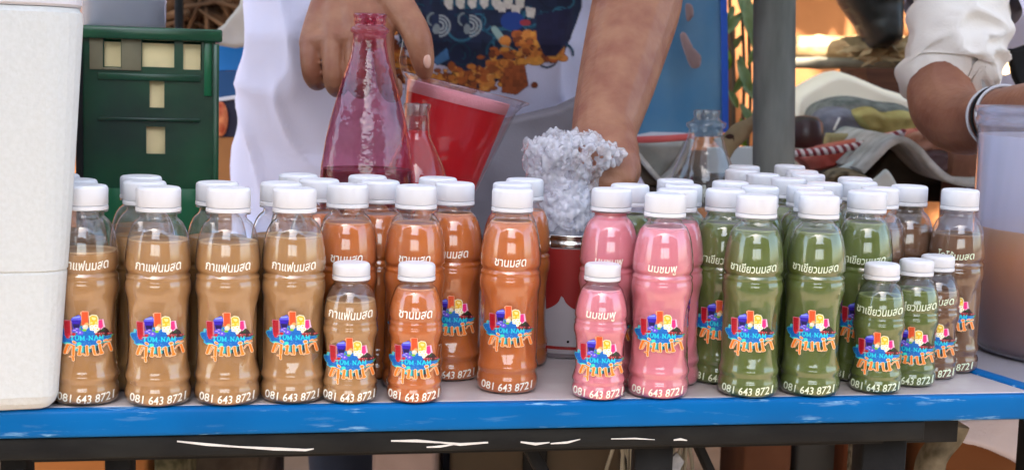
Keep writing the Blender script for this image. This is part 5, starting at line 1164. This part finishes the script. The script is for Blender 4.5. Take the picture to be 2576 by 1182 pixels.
# left part of the same heap: sacks, white board, driftwood
bench2 = empty('rear_bench', (.30, 2.55, 0), label='low bench behind the empty glass bottle with sacks on it', cat='bench'); z2 = at(1700, 470, 2.2).z
bevelled('bench_top', *box(-.02, -.05, z2 - .015, .56, .62, .03), mat('bench_wood', (60, 50, 42)), bench2)
for x in (-.26, .22):
    for y in (-.3, .2): bevelled('leg', *box(x, y, (z2 - .03) / 2, .045, .045, z2 - .03), m_dark, bench2)
tag(pillow('grey_sack', [(1560, 352), (1640, 344), (1740, 352), (1738, 385), (1700, 425), (1668, 462), (1600, 470), (1540, 470)], 2.30, .16, m_sack, None, 5, .008, 14, 7, 24), 'grey woven sack lying behind the ice and arm', 'sack')
curl('sack_edge', [(1590, 372), (1612, 398), (1640, 432), (1668, 462)], 2.17, 2.22, .008, m_mat, 'pale rolled edge of the front sack slanting down to the right', 'sack edge')
curl('sack_edge', [(1668, 462), (1700, 430), (1722, 395), (1740, 350)], 2.17, 2.22, .008, m_mat, 'pale rolled edge rising toward the empty glass bottle', 'sack edge')
tag(pillow('brown_sack', [(1560, 400), (1600, 385), (1640, 436), (1664, 466), (1560, 472)], 2.19, .04, mat('brown_sack', (104, 92, 78), .9, .2, var=.2, vscale=20), None, 5, .004, 14, 2, 14), 'brown sack fold low behind the hand in the ice', 'sack')
obj_ = tube(smooth_path([at(1596, 352, 2.18), at(1660, 350, 2.17), at(1745, 344, 2.18)], 6), .0052, 10); tag(obj('coral_hose', *obj_, mat('coral_red', (206, 92, 88), .5, .4)), 'coral red hose lying along the top of the grey sack', 'hose')
tag(pillow('white_rim_basin', [(1590, 345), (1640, 334), (1745, 336), (1745, 346), (1600, 352)], 2.22, .05, mat('white_rim', (206, 200, 206), .5, .4), None, 3, .001, 14, 2, 6, False), 'white rim of a basin above the coral red hose', 'basin')
tag(flat_panel('white_board', [(1780, 372), (1960, 368), (1960, 440), (1780, 440)], 2.45, mat('white_board', (216, 222, 222), .6, .4, var=.04), th=.01), 'plain white board standing behind the grey pole', 'board')
dw = empty('driftwood', tuple(at(1815, 385, 2.05)), label='pale weathered wood piece with a dark knot beside the pole', cat='wood'); d0 = Vector(dw.location)
V, F = tube([tuple(p - d0) for p in smooth_path([at(1812, 372, 2.05), at(1840, 348, 2.05), at(1870, 325, 2.06), at(1905, 300, 2.08)], 5)], np.linspace(.019, .010, 16), 16, wob=.5); obj('wood', V, F, mat('driftwood', (150, 132, 100), .8, .3, rgb2=(104, 86, 62), vscale=16, bump=.6), dw)
V, F = ball((0, 0, 0), .0085, 10, (1, .4, 1)); o = obj('knot', V, F, mat('knot_brown', (50, 32, 26), .8, .2), dw); o.location = at(1836, 352, 2.034) - d0
for y in (318, 352): pass
# sun glint past the helper's arm, made as a glowing ball
glint = empty('sun_glint', tuple(at(2529, 120, 2.0)), label='small lit warm bulb between the helper\'s sleeve and shirt', cat='glint'); q0 = Vector(glint.location)
V, F = ball((0, 0, 0), .0105, 12, (1, 1, 1.1)); o = obj('glint_ball', V, F, mat('glint_glow', (255, 226, 170), .4, .3, emit=((255, 214, 150), 1.1)), glint); o.location = at(2529, 168, 2.0) - q0
obj('cord', *tube([(0, 0, .45), (0, 0, .0), tuple(at(2529, 156, 2.0) - q0)], .002, 6), m_dark, glint)  # cord invented to go with the glowing ball
tag(pillow('black_strap', [(2540, 128), (2556, 122), (2620, 118), (2620, 260), (2590, 255), (2556, 205), (2546, 170)], 1.96, .02, m_dark, None, 4, .002, 10, 1, 10), 'black bag flap at the helper\'s side by the right edge', 'bag')
# ------------------------------------------------------------------ under the table
def crate_box(name, x0, x1, Y, top, m, label, dep=.3, cat='box'):
    a, b = at(x0, 1182, Y).x, at(x1, 1182, Y).x
    return tag(bevelled(name, *box((a + b) / 2, Y + dep / 2, top / 2, b - a, dep, top), m, width=.006), label, cat)
mo = mat('tan_carton', (196, 132, 80), .9, .2, var=.12, vscale=5)
crate_box('carton', 40, 270, 1.62, .66, mo, 'orange tan carton under the table, leftmost'); crate_box('carton', 300, 372, 1.66, .66, mo, 'narrow orange tan carton right of the left table leg', .2)
crate_box('mossy_stump', 385, 455, 1.6, .64, mat('moss_grey', (116, 112, 92), .95, .1, rgb2=(60, 60, 46), vscale=40, bump=1), 'grey mossy stump under the table beside the narrow carton', .12, 'stump')
crate_box('grey_sacking', 470, 650, 1.68, .64, mat('grey_sacking', (112, 104, 96), .95, .1, rgb2=(66, 58, 52), vscale=12, bump=.7), 'dull grey brown sacking under the table left of centre', .2, 'sacking')
crate_box('pale_box', 935, 1095, 1.66, .66, mat('pale_box', (160, 142, 140), .8, .2, var=.15, vscale=20), 'pale pinkish box under the table near the middle', .2)
crate_box('brown_bin', 1130, 1560, 1.74, .66, mat('brown_bin', (90, 78, 64), .8, .3, var=.3, vscale=6), 'dark brown bin under the table right of the pale box', .2, 'bin')
V, F = [], []
for k in range(60):
    p = at(rs.uniform(1570, 1700), 1190, 1.6 + rs.uniform(-.03, .03)); x_ = p.x
    v, f = tube(smooth_path([(x_, p.y, .35), (x_ + rs.gauss(0, .01), p.y, .52), (x_ + rs.gauss(0, .015), p.y, .69)], 3), rs.uniform(.0012, .003), 5); o_ = len(V); V += v; F += [tuple(i + o_ for i in q) for q in f]
tag(obj('hanging_fibres', V, F, mat('plastic_fibre', (150, 146, 132), .5, .4, var=.4, vscale=30)), 'bundle of pale stringy fibres under the table by the tagged leg', 'fibres', kind='stuff')
crate_box('brick_stack', 1870, 1990, 1.75, .64, mat('dark_brick', (112, 74, 56), .9, .2, var=.25, vscale=12), 'dark brick red block under the table right of the tagged leg', .2, 'block')
crate_box('grey_bin', 2000, 2110, 1.8, .64, mat('grey_bin', (84, 86, 86), .7, .3), 'grey bin under the table between two reddish blocks', .2, 'bin')
crate_box('reddish_box', 2120, 2240, 1.75, .64, mat('reddish_wood', (104, 60, 40), .9, .2, var=.25, vscale=8), 'reddish brown wooden box under the table left of the thick leg', .2)
crate_box('stone_post', 2160, 2212, 1.55, .645, mat('pitted_stone', (160, 152, 136), .95, .1, rgb2=(70, 66, 56), vscale=90, bump=1), 'narrow pitted pale stone post under the table', .06, 'stone post')
dr = tube(smooth_path([at(2398, 1060, 1.42), at(2385, 1095, 1.42), at(2350, 1140, 1.42), at(2335, 1200, 1.43), at(2330, 1300, 1.44)], 6), np.linspace(.017, .014, 25), 16, wob=.4)
tag(obj('hanging_cloth_roll', *dr, mat('stained_cloth', (150, 142, 124), .9, .2, rgb2=(80, 74, 60), vscale=30, bump=.5)), 'stained grey cloth roll hanging right of the thick table leg', 'cloth')
tag(pillow('white_apron', [(2390, 1050), (2620, 1040), (2620, 1200), (2560, 1170), (2480, 1135), (2405, 1115), (2396, 1090)], 1.62, .05, m_linen2, None, 6, .01, 9, 4, 20), 'pale cloth hanging below the side table at the lower right', 'cloth')
crate_box('brown_stool', 2330, 2640, 1.72, .66, mat('brown_stool', (136, 84, 48), .8, .3, var=.15, vscale=6), 'brown wooden stool side at the lower right under the pale cloth', .25, 'stool')
